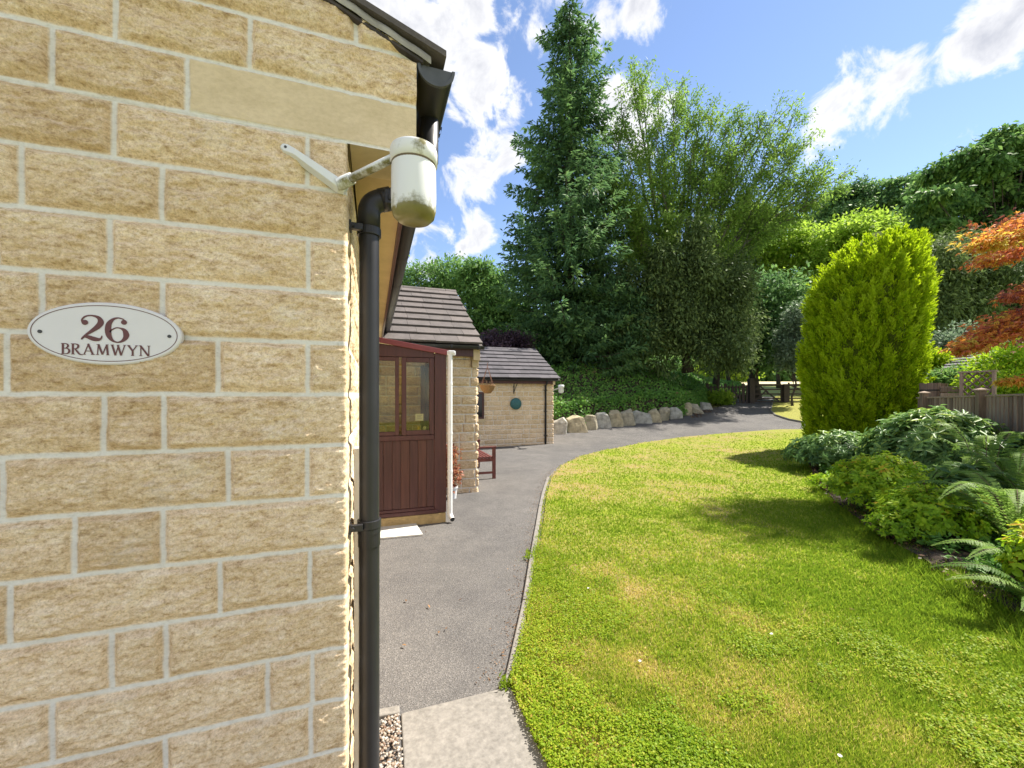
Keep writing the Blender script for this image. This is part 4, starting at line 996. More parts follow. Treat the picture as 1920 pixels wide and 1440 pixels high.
TT, DD = np.meshgrid(tt_, dd_); V = bankpt(TT.ravel(), DD.ravel()); V[:, 2] += .12*fbm(V*1.3, 3)
i = np.arange(len(dd_)-1)[:, None]*len(tt_)+np.arange(len(tt_)-1)[None, :]
o = mesh('bank', V, np.stack([i, i+1, i+len(tt_)+1, i+len(tt_)], -1).reshape(-1, 4), M['soil'], smooth=True); o['kind'] = 'structure'
n = 60000; t = rng.uniform(tb[2], tb[-1]-.3, n); d = np.where(rng.random(n) < .3, rng.uniform(-.05, .4, n), rng.uniform(.02, 4.6, n))
pos = bankpt(t, d); bump_ = fbm(pos*1.1, 3); pos[:, 2] += .05+.12*fbm(pos*1.3, 3)+rng.random(n)*.3*np.clip(.5+bump_*1.5, .1, 1.3)
nrm = np.tile(np.array([*(-FW*.75), .8]), (n, 1))+rng.normal(size=(n, 3))*.5
dr_ = rng.normal(size=(n, 3))+np.array([*(-FW*.4), -.6])
br = sstep(.1, .35, fbm(pos*.8+31, 3))*sstep(1.3, 3.4, d)
tone = .45+rng.normal(size=n)*.18+.25*fbm(pos*2, 2)+br*rng.random(n)*.75
lv = Leaves().add(leaf_geo(pos, dr_, nrm, rng.uniform(.08, .15, n), rng.uniform(.07, .12, n), .1), tone)
o = lv.build('ivy', GREEN['ivy']); o['kind'] = 'stuff'; props(o, 'dense green ivy covering the bank above the boulder edging')
# ---- boulders
bl = [(1038, 1063, 781, 815), (1064, 1097, 779, 812), (1097, 1119, 775, 807), (1118, 1144, 774, 804), (1145, 1169, 769, 801), (1168, 1192, 767, 799), (1190, 1222, 768, 795), (1221, 1241, 766, 793), (1239, 1258, 763, 791), (1257, 1281, 762, 787), (1282, 1300, 752, 780), (1300, 1320, 756, 777), (1318, 1339, 754, 774), (1337, 1353, 753, 767), (1352, 1368, 754, 764)]
blab = ['grey-white boulder standing hard against the garage corner', 'wide pale flat-faced boulder, second from the garage', 'narrow upright pale boulder, third from the garage', 'cream broad boulder, fourth from the garage below the ivy', 'tall tan-faced boulder, fifth from the garage', 'grey-tan boulder at the middle left of the boulder row, sixth from the garage',
        'widest buff boulder with a chipped grey face, seventh from the garage', 'grey rounded boulder just right of the widest buff one', 'leaning tan boulder, ninth from the garage', 'squat grey-tan boulder just left of the tall pointed white one', 'tall pointed pale boulder standing proud of the row, fifth from its far end', 'leaning cream boulder just beyond the tall pointed one', 'flat sloping cream boulder, third from the far end of the row', 'small grey boulder, second last towards the gate', 'smallest low boulder ending the row towards the gate']
for k, (x0, x1, y0, y1) in enumerate(bl):
    b0 = G((x0+x1)/2, y1); Z = dep(b0[0], b0[1]); wd = (x1-x0)/FPX*Z*.54; ht = (y1-y0)/FPX*Z
    rb = np.random.default_rng(40+k); e = .3; q = rdir(1)
    u = unit(rb.normal(size=(26, 3))); q = np.sign(u)*np.abs(u)**.45; q = q*rb.uniform(.82, 1.05, (26, 1))
    sk = rb.uniform(-.3, .3, 4); q[:, 2] += q[:, 0]*sk[0]*.6; q[:, 0] = q[:, 0]*(1-.16*q[:, 2])+q[:, 2]*sk[1]*.7; lean = .3
    q3 = np.outer(q[:, 0]*wd*1.24, RT)+np.outer(q[:, 1]*.24+lean*(q[:, 2]+1)*ht*.5, FW)
    V = np.column_stack([q3[:, 0]+b0[0]+FW[0]*.22, q3[:, 1]+b0[1]+FW[1]*.22, b0[2]-.12+(q[:, 2]+1)*(ht+.12)*.5])
    bm = bmesh.new(); [bm.verts.new(v) for v in V]; bmesh.ops.convex_hull(bm, input=bm.verts[:])
    bmesh.ops.delete(bm, geom=[v for v in bm.verts if not v.link_faces], context='VERTS')
    bmesh.ops.dissolve_limit(bm, angle_limit=.3, verts=bm.verts[:], edges=bm.edges[:])
    bmesh.ops.bevel(bm, geom=bm.edges[:], offset=.022, segments=2, affect='EDGES', profile=.6)
    bmesh.ops.triangulate(bm, faces=bm.faces[:]); bmesh.ops.subdivide_edges(bm, edges=[e_ for e_ in bm.edges if e_.calc_length() > .1], cuts=3, use_grid_fill=True)
    bm.verts.index_update(); V = np.array([v.co for v in bm.verts]); Fb = [[v.index for v in f.verts] for f in bm.faces]; bm.free()
    V = V+.018*np.column_stack([fbm(V*6+s0_, 3) for s0_ in (0, 30, 60)])
    cB = [(.4, .385, .34), (.42, .36, .24), (.36, .32, .235)][k % 3]
    if k < 3: M['boulder%d' % k] = simple('gritstone', cB, .92, .5, 3.5, .7, bd=.02)
    o = mesh('boulder', V, Fb, M['boulder%d' % (k % 3)], None, loc=b0, smooth=False); props(o, blab[k], 'boulder', 'boulders edging the drive under the ivy bank')

# ------------------------------------------------------------------ trees
def conifer(name, label, px, Z, apex_y, zbase, prof, nb=900, L=.34, W=.3, mat='conifer', seed=5):
    """prof: (height fraction, radius m); drooping sprays that turn up at the tip"""
    p0 = gpt(px, Z); p0[2] = zbase; top = P(px, apex_y, Z); H = top[2]-zbase
    t = thing(name, label, 'tree', tuple(p0)); m = MB(); m.tube([p0, p0+[0, 0, H*.5], p0+[0, 0, H*.97]], [.34, .2, .03], 10); lv = Leaves()
    pf = np.array(prof); bm_ = MB()
    for b in range(nb):
        f = rng.random()**1.15*.985; az = rng.random()*2*math.pi; r_ = np.interp(f, pf[:, 0], pf[:, 1])*(.55+.55*rng.random())*(1+.42*vn(np.array([[math.cos(az)*1.3, math.sin(az)*1.3, f*9]]))[0])
        o_ = np.array([math.cos(az), math.sin(az), 0]); a = p0+[0, 0, H*f]
        s = np.linspace(.12, 1, 6); dz = (-.34*s+.3*s**2.6)*r_*(.9 if f < .8 else .2)+ (.25*r_*s if f > .85 else 0)
        pts = a+np.outer(s*r_, o_)+np.outer(dz, UP)
        if b % 3 == 0: bm_.tube(pts, [.035*(1.1-x)*(.4+r_/4) for x in s], 4, False)
        k = max(8, int(62*r_/2.5)); ss_ = rng.random(k)**.6; q = np.stack([np.interp(ss_, s, pts[:, j]) for j in range(3)], 1)
        side = np.cross(o_, UP); sg = rng.choice([-1, 1], k)
        q = q+np.outer(sg*rng.random(k)*.38*(1.15-ss_)*min(1, r_/1.6), side)+rng.normal(size=(k, 3))*.05
        dr = o_*.6+np.outer(sg*.6, side)+np.outer(-.15-.7*rng.random(k)+.5*(ss_ > .85), UP)+rng.normal(size=(k, 3))*.25
        tone = .38+.3*ss_+rng.normal(size=k)*.14+.12*rng.normal()
        lv.add(leaf_geo(q, dr, UP+rng.normal(size=(k, 3))*.5, rng.uniform(.6, 1.2, k)*L, rng.uniform(.7, 1.2, k)*L*W, .1, .2), tone)
    m.F += [tuple(i+len(m.V) for i in f) for f in bm_.F]; m.V += bm_.V
    m.build('trunk', M['bark'], t, smooth=True); lv.build('crown', GREEN[mat], t); return t
conifer('cypress_tree', 'tall dark pointed conifer rising above the garage roof', 1068, 21.2, -2, 3.0, [(0, 3.6), (.12, 4.4), (.3, 3.9), (.5, 3.15), (.68, 2.2), (.82, 1.55), (.93, .75), (1, .08)], nb=860)

# many-stemmed ash: stems fan out from low down
def fan_tree(name, label, root, targets, mat, n_tw=20, lt=40, L=.2, W=.34, r0=.12):
    r = random.Random(4); t = thing(name, label, 'tree', tuple(root)); m = MB(); lv = Leaves()
    for (px, py, Z, bend) in targets:
        e = P(px, py, Z); a = np.array(root)+[r.uniform(-.5, .5), r.uniform(-.4, .4), 0]
        c = a+(e-a)*.45+np.array([0, 0, 1])*bend*np.linalg.norm(e-a)*.18
        s = np.linspace(0, 1, 12)[:, None]; pts = (1-s)**2*a+2*s*(1-s)*c+s**2*e
        pts[1:-1] += np.array([[r.uniform(-.07, .07), r.uniform(-.07, .07), 0] for _ in range(10)])
        rad = r0*r.uniform(.7, 1.1); m.tube(pts, [rad*(1-.88*x)+.008 for x in np.linspace(0, 1, 12)], 6, False)
        ln = np.linalg.norm(e-a)
        for k in range(n_tw):
            f = r.uniform(.42, 1.0); i = min(int(f*11), 10); o_ = pts[i]+(pts[i+1]-pts[i])*(f*11-i); dd = unit(pts[i+1]-pts[i])
            lng = ln*r.uniform(.1, .24)*(1.25-f*.75); dv = unit(dd*.95+rdir(1)[0]*.75+UP*.2); q = o_+dv*lng
            mid = (o_+q)/2+UP*.05*lng; m.tube([o_, mid, q], [.022, .014, .006], 4, False)
            nn_ = int(lt*r.uniform(.6, 1.3)); cl = rng.random(nn_)**.5
            pos = o_+np.outer(cl, q-o_)+rng.normal(size=(nn_, 3))*np.array([.2, .2, .17])
            d = rng.normal(size=(nn_, 3))*.7+dv*.5+np.array([0, 0, -.45])
            lv.add(leaf_geo(pos, d, UP+rng.normal(size=(nn_, 3))*.6, rng.uniform(.7, 1.25, nn_)*L, rng.uniform(.8, 1.2, nn_)*L*W, .1), .5+rng.normal(size=nn_)*.16+.2*r.gauss(0, 1))
    m.build('trunk', M['bark_grey'], t, smooth=True); lv.build('crown', GREEN[mat], t); return t
root = P(1262, 640, 22.5)
fan_tree('ash_tree', 'many-stemmed airy ash tree with fanning branches right of the tall conifer', root,
         [(1118, 300, 21.5, .5), (1140, 250, 22.5, .5), (1165, 215, 22, .4), (1190, 185, 22.5, .3), (1200, 165, 23, .3), (1232, 180, 22.5, .2), (1262, 185, 22, .2), (1290, 190, 23, .2), (1312, 205, 22.5, .3),
          (1335, 225, 22, .4), (1362, 245, 23, .4), (1395, 235, 22.5, .5), (1425, 235, 22, .5), (1455, 225, 23, .6), (1480, 240, 22.5, .6), (1500, 285, 22, .7), (1525, 330, 22.5, .75), (1565, 325, 22, .8), (1580, 330, 22.8, .9), (1545, 365, 22.2, .9), (1480, 330, 22.4, .6), (1430, 320, 21.6, .5), (1370, 300, 21.6, .4), (1300, 270, 21.6, .3), (1230, 260, 21.6, .2), (1150, 330, 21, .5), (1120, 380, 21, .6), (1180, 300, 21.2, .4), (1135, 330, 20.6, .5), (1165, 380, 20.4, .4), (1200, 400, 20.5, .3), (1110, 430, 20.4, .7), (1240, 330, 20.8, .2), (1330, 340, 21, .3), (1400, 370, 21.2, .5), (1460, 400, 21.5, .7), (1250, 420, 20.6, .2)], 'ash', n_tw=20, lt=105)
def blob_tree(name, label, px, Z, lobes, L, W, mat, per=60, cr=.4, r0=.25, topy=None, cat='tree', droop=.3, frac=.35, group=None, base=None, bark='bark', shell=.55, toneamp=.25, six=False, parts=('trunk', 'crown'), flat=.6, zb=None):
    p0 = gpt(px, Z) if base is None else np.array(base)
    if zb is not None: p0[2] = zb
    t = thing(name, label, cat, tuple(p0), group)
    lb = [lobe(*l) if len(l) > 3 and not isinstance(l[0], (tuple, list, np.ndarray)) else l for l in lobes]
    lv, tips = crown(lb, L, W, per, cr, droop, flat, toneamp, six=six, shell=shell)
    tp = np.mean([l[0] for l in lb], 0) if topy is None else P(px, topy, Z)
    limbs(p0-[0, 0, .1], tp, tips, r0, frac, seed=int(px), mat=bark, parent=t, name=parts[0]); lv.build(parts[1], GREEN[mat], t); return t
# yew mass under the ash and bushes on the bank
ry_ = random.Random(21)
def curtains(x0, x1, y0, y1, Z, n, seed, top, k=11, sx=1.0):
    r = random.Random(seed); out = []
    while len(out) < n:
        x_ = r.uniform(x0, x1); y_ = r.uniform(y0, y1)
        if y_ < top(x_): continue
        out.append((x_, y_, Z+r.uniform(-1.7, 1.2), r.uniform(13, 25)*sx, r.uniform(20, 42)*sx, k))
    return out
blob_tree('yew_tree', 'dark drooping yew spreading below the airy ash tree', 1290, 21.3, curtains(1150, 1400, 425, 672, 21.3, 120, 21, lambda x_: 470+abs(x_-1285)/125*95+50*math.sin(x_*.09)+25*math.sin(x_*.23)), .22, .36, 'yew', per=64, cr=.3, droop=.75, zb=2.9, shell=.25, toneamp=.38, flat=1.1, frac=.06)
blob_tree('laurel_bush', 'rounded mid-green bush on the bank left of the yew', 1150, 20.5, [(1115, 590, 20.4, 45, 60, 80), (1165, 585, 20.6, 45, 55, 80), (1140, 545, 20.8, 45, 50, 70), (1060, 625, 20.2, 50, 42, 80), (1180, 630, 20.4, 45, 40, 70)], .26, .34, 'conifer', per=62, cr=.28, zb=2.4, cat='bush', droop=.5, parts=('stems', 'foliage'))
# bright trees beyond the gate
for px, Z, lbs, lab in ((1370, 36, [(1330, 500, 36, 60, 60, 80), (1400, 450, 36, 60, 55, 90), (1350, 570, 35.5, 55, 60, 70)], 'sunlit yellow-green tree behind the ash, left of the other bright one'),
                        (1460, 36, [(1450, 460, 36, 55, 50, 80), (1500, 500, 36, 50, 60, 80), (1440, 540, 35.5, 50, 60, 70), (1480, 590, 36, 50, 50, 60)], 'sunlit yellow-green tree beyond the gate, right of its twin'),
                        (1570, 33, [(1570, 470, 33, 50, 50, 80), (1620, 440, 33.5, 45, 35, 60), (1545, 540, 33, 50, 60, 80)], 'light green tree rising just left of the golden conifer top')):
    blob_tree('broadleaf_tree', lab, px, Z, lbs, .34, .5, 'lime', per=75, cr=.55, r0=.15, flat=.45, droop=.5)
blob_tree('broadleaf_tree', 'dark leafy tree with thick shaded trunk by the gate post', 1415, 25.5, [(1420, 600, 25.5, 45, 50, 90), (1450, 640, 25, 45, 45, 90), (1390, 620, 25.8, 35, 45, 60), (1440, 560, 26, 50, 45, 70), (1470, 600, 25.5, 35, 60, 60)], .3, .45, 'dark', per=60, cr=.45, r0=.34, topy=600, frac=.2)
m_ = blob_tree('broadleaf_tree', 'slim dark-trunked tree behind the picket fence', 1344, 25.5, [(1350, 610, 25.5, 55, 50, 70), (1330, 560, 26, 50, 60, 60)], .3, .45, 'mid', per=55, cr=.45, r0=.26, topy=620, frac=.2)
# dark belt at the right and the big tree
rt_ = random.Random(12); big_tiers = []
for yy_ in range(256, 480, 27):
    xl = np.interp(yy_, [245, 262, 285, 310, 350, 400, 480], [1880, 1845, 1800, 1765, 1745, 1735, 1750])+rt_.uniform(-16, 26)
    x_ = xl+rt_.uniform(4, 20)
    while x_ < 2060:
        big_tiers.append((x_, yy_+rt_.uniform(-9, 9)+.09*abs(x_-1900)*.4, 26+rt_.uniform(-2.6, 1.8), rt_.uniform(16, 34), rt_.uniform(5, 10), 16)); x_ += rt_.uniform(30, 52)
for px, Z, lbs, mat, lab in ((1600, 42, [(1580, 395, 42, 45, 45, 80), (1630, 375, 42, 40, 32, 80), (1545, 425, 42, 45, 50, 70), (1605, 366, 42, 30, 25, 40), (1520, 450, 42, 34, 46, 50), (1560, 375, 42, 24, 24, 26)], 'dark', 'dark distant tree left of the golden conifer top'),
                        (1690, 40, [(1690, 378, 40, 50, 42, 80), (1740, 395, 40, 50, 50, 80), (1650, 415, 40, 50, 50, 80), (1700, 450, 40, 60, 60, 90), (1665, 362, 40, 24, 24, 26), (1718, 352, 40, 26, 20, 26)], 'dark', 'dark distant tree directly behind the golden conifer top'),
                        (1850, 26, big_tiers, 'mid', 'big spreading green tree at the upper right edge')):
    blob_tree('broadleaf_tree', lab, px, Z, lbs, .33, .5, mat, per=58, cr=.36, r0=.4, flat=.42, droop=.7, frac=.12, toneamp=.4)
blob_tree('yew_tree', 'dark green-brown conifer mass under the big spreading tree', 1840, 20, curtains(1735, 2010, 470, 640, 20, 110, 31, lambda x_: 470+12*math.sin(x_*.06), sx=1.1), .22, .3, 'yew', per=70, cr=.28, droop=.9, toneamp=.4, shell=.25, flat=1.0, frac=.05)
# trees behind the wing roof
blob_tree('broadleaf_tree', 'feathery blue-green tree top above the wing roof', 810, 27, [(800, 530, 27, 45, 30, 60), (845, 515, 27, 35, 25, 40), (770, 550, 27, 40, 35, 50), (840, 570, 27, 50, 40, 70)], .3, .35, 'mid', per=45, cr=.4)
blob_tree('broadleaf_tree', 'dense green tree between the wing roof and the tall conifer', 920, 25, [(890, 530, 25, 35, 35, 60), (930, 560, 25, 40, 45, 80), (900, 600, 24.5, 45, 40, 80), (960, 610, 24, 45, 45, 80), (1000, 640, 23, 40, 40, 60)], .28, .45, 'mid', per=58, cr=.36)
blob_tree('purple_bush', 'dark purple-leaved bush above the garage roof ridge', 948, 18.6, [(930, 640, 18.6, 28, 16, 40), (970, 642, 18.6, 25, 15, 40), (948, 650, 18.4, 35, 18, 40)], .14, .5, 'purple', per=55, cr=.18, r0=.06, cat='bush', parts=('stems', 'foliage'), zb=1.9)
# woodland far behind, and field trees
far = Leaves(); lb = [(np.array([*LZ(la_, Z), gzZ(Z)+h_]), (9, 9, h_), 90) for la_, Z, h_ in [(q_*11-90, 98+6*math.sin(q_*1.7), 8+2.5*math.sin(q_*2.3)) for q_ in range(22)]+[(q_*9-20, 88, 3.5) for q_ in range(13)]]
far, _ = crown(lb, 1.1, .6, 36, 1.4, lv=far); o = far.build('woodland', GREEN['mid']); o['kind'] = 'stuff'; props(o, 'far-off wood closing the field beyond the gate')
for px, Z, lbs, lab in ((1380, 55, [(1375, 690, 55, 20, 22, 50), (1395, 680, 55, 20, 25, 40)], 'light green bushy tree in the field, seen over the picket fence'), (1350, 60, [(1340, 690, 60, 18, 25, 50)], 'mid-green bushy tree in the field at the left end of the picket fence')):
    blob_tree('field_tree', lab, px, Z, lbs, .5, .5, 'lime', per=60, cr=.7, r0=.2)
# golden conifer: leaning columnar crown of upright sprays
gt = np.array([[418, 1668, 1712], [426, 1640, 1722], [440, 1604, 1727], [455, 1580, 1733], [480, 1552, 1738], [520, 1526, 1741], [560, 1512, 1744], [600, 1504, 1744], [650, 1500, 1743], [700, 1499, 1739], [750, 1503, 1735], [790, 1508, 1722], [820, 1516, 1706], [850, 1528, 1690]], float)
GZc = 11.5; s_ = GZc/FPX
gold = thing('golden_conifer', 'broad bright yellow-green columnar conifer beside the lawn', 'tree', tuple(gpt(1618, GZc)))
def gold_axis(y):
    a = np.interp(y, gt[:, 0], gt[:, 1]); b = np.interp(y, gt[:, 0], gt[:, 2]); return (a+b)/2-6, (b-a)/2
npl = 2300; y = 464+(852-464)*rng.random(npl)**.93; az = rng.random(npl)*2*math.pi
cxp, rp = gold_axis(np.maximum(y-26, 418))
lump = fbm(np.stack([np.cos(az)*2.2, np.sin(az)*2.2, y/70], 1), 3); lump2 = fbm(np.stack([np.cos(az)*5, np.sin(az)*5, y/30], 1), 2)
rad = rp*s_*.67*(1+.1*lump+.1*lump2)*(1-.2*rng.random(npl)**2)
o_ = np.column_stack([np.outer(np.cos(az), RT)+np.outer(np.sin(az), FW), np.zeros(npl)])
root_ = np.column_stack([np.outer((cxp-960)*s_, RT)+np.outer(np.full(npl, GZc), FW), (740-y)*s_+CAMZ])+o_*rad[:, None]*np.array([1, 1, 1])
axd = unit(o_*(.28+.3*rng.random(npl))[:, None]+UP+rng.normal(size=(npl, 3))*.16); plen = rng.uniform(.22, .5, npl)
k = 82; idx = np.repeat(np.arange(npl), k); n = len(idx); f = rng.random(n)
sc = (1-f)**.8*.085+.006
pos = root_[idx]+axd[idx]*(f*plen[idx])[:, None]-UP*(.16*plen[idx])[:, None]+rng.normal(size=(n, 3))*sc[:, None]*.75
d = axd[idx]+o_[idx]*.25+rng.normal(size=(n, 3))*.38
ptone = .14*rng.normal(size=npl)+.2*lump2
tone = .42+ptone[idx]+.34*f+.1*rng.normal(size=n)
brown = (fbm(root_*1.7+5, 2) > .5)&(rng.random(npl) < .12)
lv = Leaves().add(leaf_geo(pos, d, o_[idx]+rng.normal(size=(n, 3))*.6, rng.uniform(.06, .12, n), rng.uniform(.02, .036, n), .1), tone)
# stray leading shoots
k = 260; yy = 478+330*rng.random(k); aa = rng.random(k)*6.283; cx_, r_ = gold_axis(yy); rr_ = r_*s_*.72
for i in range(k):
    b = np.array([*(((cx_[i]-960)*s_+math.cos(aa[i])*rr_[i])*RT+(GZc+math.sin(aa[i])*rr_[i]*.95)*FW), (740-yy[i])*s_+CAMZ]); o_ = np.array([*(math.cos(aa[i])*RT+math.sin(aa[i])*FW), 0])
    j = 26; f = rng.random(j); dv = o_*.55+UP; ln = rng.uniform(.12, .3)
    lv.add(leaf_geo(b+np.outer(f, dv)*ln+rng.normal(size=(j, 3))*.02, dv+rng.normal(size=(j, 3))*.4, o_+rng.normal(size=(j, 3))*.5, np.full(j, .09), np.full(j, .025), .1), .65+.15*rng.normal(size=j))
lv.build('foliage', GREEN['gold'], gold)
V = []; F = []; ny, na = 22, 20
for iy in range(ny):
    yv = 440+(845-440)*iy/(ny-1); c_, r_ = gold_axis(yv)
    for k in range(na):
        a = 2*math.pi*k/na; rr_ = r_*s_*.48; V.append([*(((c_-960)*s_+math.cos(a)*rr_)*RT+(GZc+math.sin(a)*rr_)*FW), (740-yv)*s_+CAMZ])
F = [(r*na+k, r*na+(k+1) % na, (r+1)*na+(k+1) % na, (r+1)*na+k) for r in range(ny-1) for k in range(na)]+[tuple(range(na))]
mesh('inner_shade_core', V, F, simple('crown_shade', (.13, .17, .012), .95, .4, 6), gold)  # solid dark core, its colour standing in for the shadow inside the crown
b0 = gpt(1612, GZc); m = MB(); m.tube([b0, b0+[0, 0, 1.2]], [.16, .13], 10); m.build('trunk', M['bark'], gold)
# ------------------------------------------------------------------ shrubs of the bed
def mound(label, px, Z, rx, rz, h, n, mat, L, W, per=9, name='shrub', cat='shrub', rosette=True, base=0, tone0=.45, six=True, stems=14, lift=.15, group=None, tipl=None):
    """leafy shrub: rosettes spread over a lumpy dome, on visible stems"""
    b = gpt(px, Z)+[0, 0, .06]; t = thing(name, label, cat, tuple(b), group)
    u = rdir(n*2); u = u[u[:, 2] > -.25][:n]; n_ = len(u)
    f = 1+.22*fbm(u*2.2+px*.01, 3)+.06*rng.normal(size=n_); dep_ = 1-.5*rng.random(n_)**2.5
    q = np.column_stack([np.outer(u[:, 0]*rx*f*dep_, RT)+np.outer(u[:, 1]*rz*f*dep_, FW), h*.42+u[:, 2]*h*.58*f*dep_])+b
    q[:, 2] = np.maximum(q[:, 2], b[2]+.03)
    lv = Leaves(); ax = unit(np.column_stack([np.outer(u[:, 0], RT)+np.outer(u[:, 1], FW), u[:, 2]+.45])+rng.normal(size=(n_, 3))*.25)
    s1 = unit(np.cross(ax, rdir(n_))); s2 = np.cross(ax, s1); ph = rng.random(n_)*6.3; ct = rng.normal(size=n_)*.13
    for k in range(per):
        a = ph+2*math.pi*k/per+rng.normal(size=n_)*.2; el = rng.uniform(-.15, .55, n_)
        d = s1*np.cos(a)[:, None]+s2*np.sin(a)[:, None]+ax*el[:, None]
        pos = q+ax*(rng.uniform(-.05, .02, n_)[:, None])
        ll = L*rng.uniform(.65, 1.2, n_)
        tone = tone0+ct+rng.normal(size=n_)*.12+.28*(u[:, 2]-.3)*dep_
        if tipl is not None: tone = np.where(rng.random(n_) < tipl, .95+.05*rng.random(n_), tone)
        lv.add((leaf6 if six else leaf_geo)(pos, d, ax, ll, ll*W*rng.uniform(.85, 1.15, n_), .12, .3) if six else leaf_geo(pos, d, ax, ll, ll*W, .12), tone)
    m = MB(); r = random.Random(int(px))
    for i in range(stems*3):
        e = q[r.randrange(n_)]; a = b+np.array([r.uniform(-.2, .2)*rx, r.uniform(-.2, .2)*rz, -.05]); mid = (a+e)/2+UP*.1*h; m.tube([a, mid, e], [.014, .009, .004], 5, False)
    m.build('stems', M['stem'], t); lv.build('foliage', GREEN[mat], t); return t
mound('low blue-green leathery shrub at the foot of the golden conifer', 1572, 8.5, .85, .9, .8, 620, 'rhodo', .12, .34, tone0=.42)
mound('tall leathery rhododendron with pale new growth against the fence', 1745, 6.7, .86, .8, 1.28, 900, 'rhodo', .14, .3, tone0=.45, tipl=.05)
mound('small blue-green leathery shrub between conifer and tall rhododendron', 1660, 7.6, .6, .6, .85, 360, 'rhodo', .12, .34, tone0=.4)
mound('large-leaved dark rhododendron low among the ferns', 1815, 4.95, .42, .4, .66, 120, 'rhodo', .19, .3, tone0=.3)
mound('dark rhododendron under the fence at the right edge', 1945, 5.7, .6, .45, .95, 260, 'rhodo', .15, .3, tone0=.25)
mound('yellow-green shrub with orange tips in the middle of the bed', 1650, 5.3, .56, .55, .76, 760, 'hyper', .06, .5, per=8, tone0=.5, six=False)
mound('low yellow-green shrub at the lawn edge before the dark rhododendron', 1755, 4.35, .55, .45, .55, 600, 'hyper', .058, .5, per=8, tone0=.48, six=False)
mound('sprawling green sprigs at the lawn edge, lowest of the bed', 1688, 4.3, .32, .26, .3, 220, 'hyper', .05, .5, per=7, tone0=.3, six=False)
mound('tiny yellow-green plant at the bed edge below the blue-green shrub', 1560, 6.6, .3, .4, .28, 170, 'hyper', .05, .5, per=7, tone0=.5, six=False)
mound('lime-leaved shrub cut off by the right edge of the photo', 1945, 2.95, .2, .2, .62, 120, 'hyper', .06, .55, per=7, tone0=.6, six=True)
def fern(label, px, Z, n, ln, seed, h=1.0, spread=1.0, lean=(0, 0)):
    r = random.Random(seed); b = gpt(px, Z)+[0, 0, .05]; t = thing('fern', label, 'fern', tuple(b), 'ferns in the bed'); lv = Leaves(); m = MB()
    for k in range(n):
        az = 2*math.pi*k/n+r.uniform(-.3, .3); o_ = np.array([math.cos(az)+lean[0], math.sin(az)+lean[1], 0]); l_ = ln*r.uniform(.7, 1.1); rise = h*r.uniform(.75, 1.1)
        s = np.linspace(0, 1, 26); pts = b+np.outer(s*l_*spread*(.55+.45*s), o_)+np.outer(rise*l_*(1.45*s-1.05*s**2), UP)
        m.tube(pts[::5], [.006, .005, .004, .003, .002, .001][:len(pts[::5])], 4, False)
        np_ = 34; f = np.linspace(.14, .985, np_); q = np.stack([np.interp(f, s, pts[:, j]) for j in range(3)], 1)
        tg = unit(np.gradient(q, axis=0)); sd = unit(np.cross(tg, UP)); nn = np.cross(sd, tg)
        wl_ = .155*l_*np.sin(np.clip(f*1.05, 0, 1)**.75*math.pi)**.75+.008; tn0 = .28+.13*r.gauss(0, 1)
        for sg in (-1, 1):
            d = sd*sg+tg*.38-nn*.18+rng.normal(size=(np_, 3))*.06
            lv.add(leaf_geo(q, d, nn, wl_, np.full(np_, .023*l_)*(.6+.6*np.sin(f*math.pi)), .05, .12), tn0+rng.normal(size=np_)*.1+.15*f)
            # toothed pinnules along each pinna
            for g in (.22, .4, .58, .76):
                pq = q+unit(d)*wl_[:, None]*g
                for s3 in (-1, 1): lv.add(leaf_geo(pq, tg*s3+unit(d)*.7, nn, .024*l_*(1.1-g)+.004, np.full(np_, .011*l_), .05), tn0+rng.normal(size=np_)*.1+.15*f)
    m.build('stalks', M['stem'], t); lv.build('fronds', GREEN['fern'], t); return t
fern('tall fern arching in front of the fence post', 1850, 5.3, 15, .92, 1, 2.2, .75)
fern('broad fern spilling over the lawn edge, largest of the ferns', 1905, 3.85, 17, .85, 2, 1.6, .95)
fern('fern at the right photo edge between tall fern and lime leaves', 1935, 4.5, 14, .95, 3, 1.9, .85)
fern('lowest fern at the right edge by the long grass', 1935, 3.15, 11, .6, 4, 1.2, 1.0)

fern('fern low at the right photo corner of the bed', 1965, 2.75, 11, .55, 7, 1.2, 1.0)
fern('upright fern just left of the tall fern', 1790, 5.0, 11, .8, 8, 1.9, .7)
# ------------------------------------------------------------------ fence and things behind it
FA, FB = latZ(P(1722, 740, 8.7)), latZ(P(1990, 740, 5.3))
pa, pb = LZ(*FA), LZ(*FB); fl_ = np.hypot(*(pb-pa)); fu = (pb-pa)/fl_; fn_ = np.array([fu[1], -fu[0]])
if fn_@pa > 0: fn_ = -fn_
def ftop(s): return np.interp(s, [0, fl_], [1.545, 1.63])
fence = thing('board_fence', 'weathered brown close-boarded fence behind the shrubs at the right', 'fence', (*pa, 0))
s = 0; k = 0
while s < fl_:
    wd_ = .092+random.uniform(-.006, .006); c0 = pa+fu*s; c1 = pa+fu*(s+wd_+.022); m = MB(); z1 = ftop(s)-.03+random.uniform(-.008, .004)
    m.hexa([(*(c0+fn_*.012), .0), (*(c1+fn_*.028), .0), (*(c1+fn_*.012), .0), (*(c0+fn_*.004), .0)], [(*(c0+fn_*.012), z1), (*(c1+fn_*.028), z1), (*(c1+fn_*.012), z1), (*(c0+fn_*.004), z1)])
    m.build('board', M[('wood', 'woodp', 'woodp')[random.randrange(3)]], fence); s += wd_; k += 1
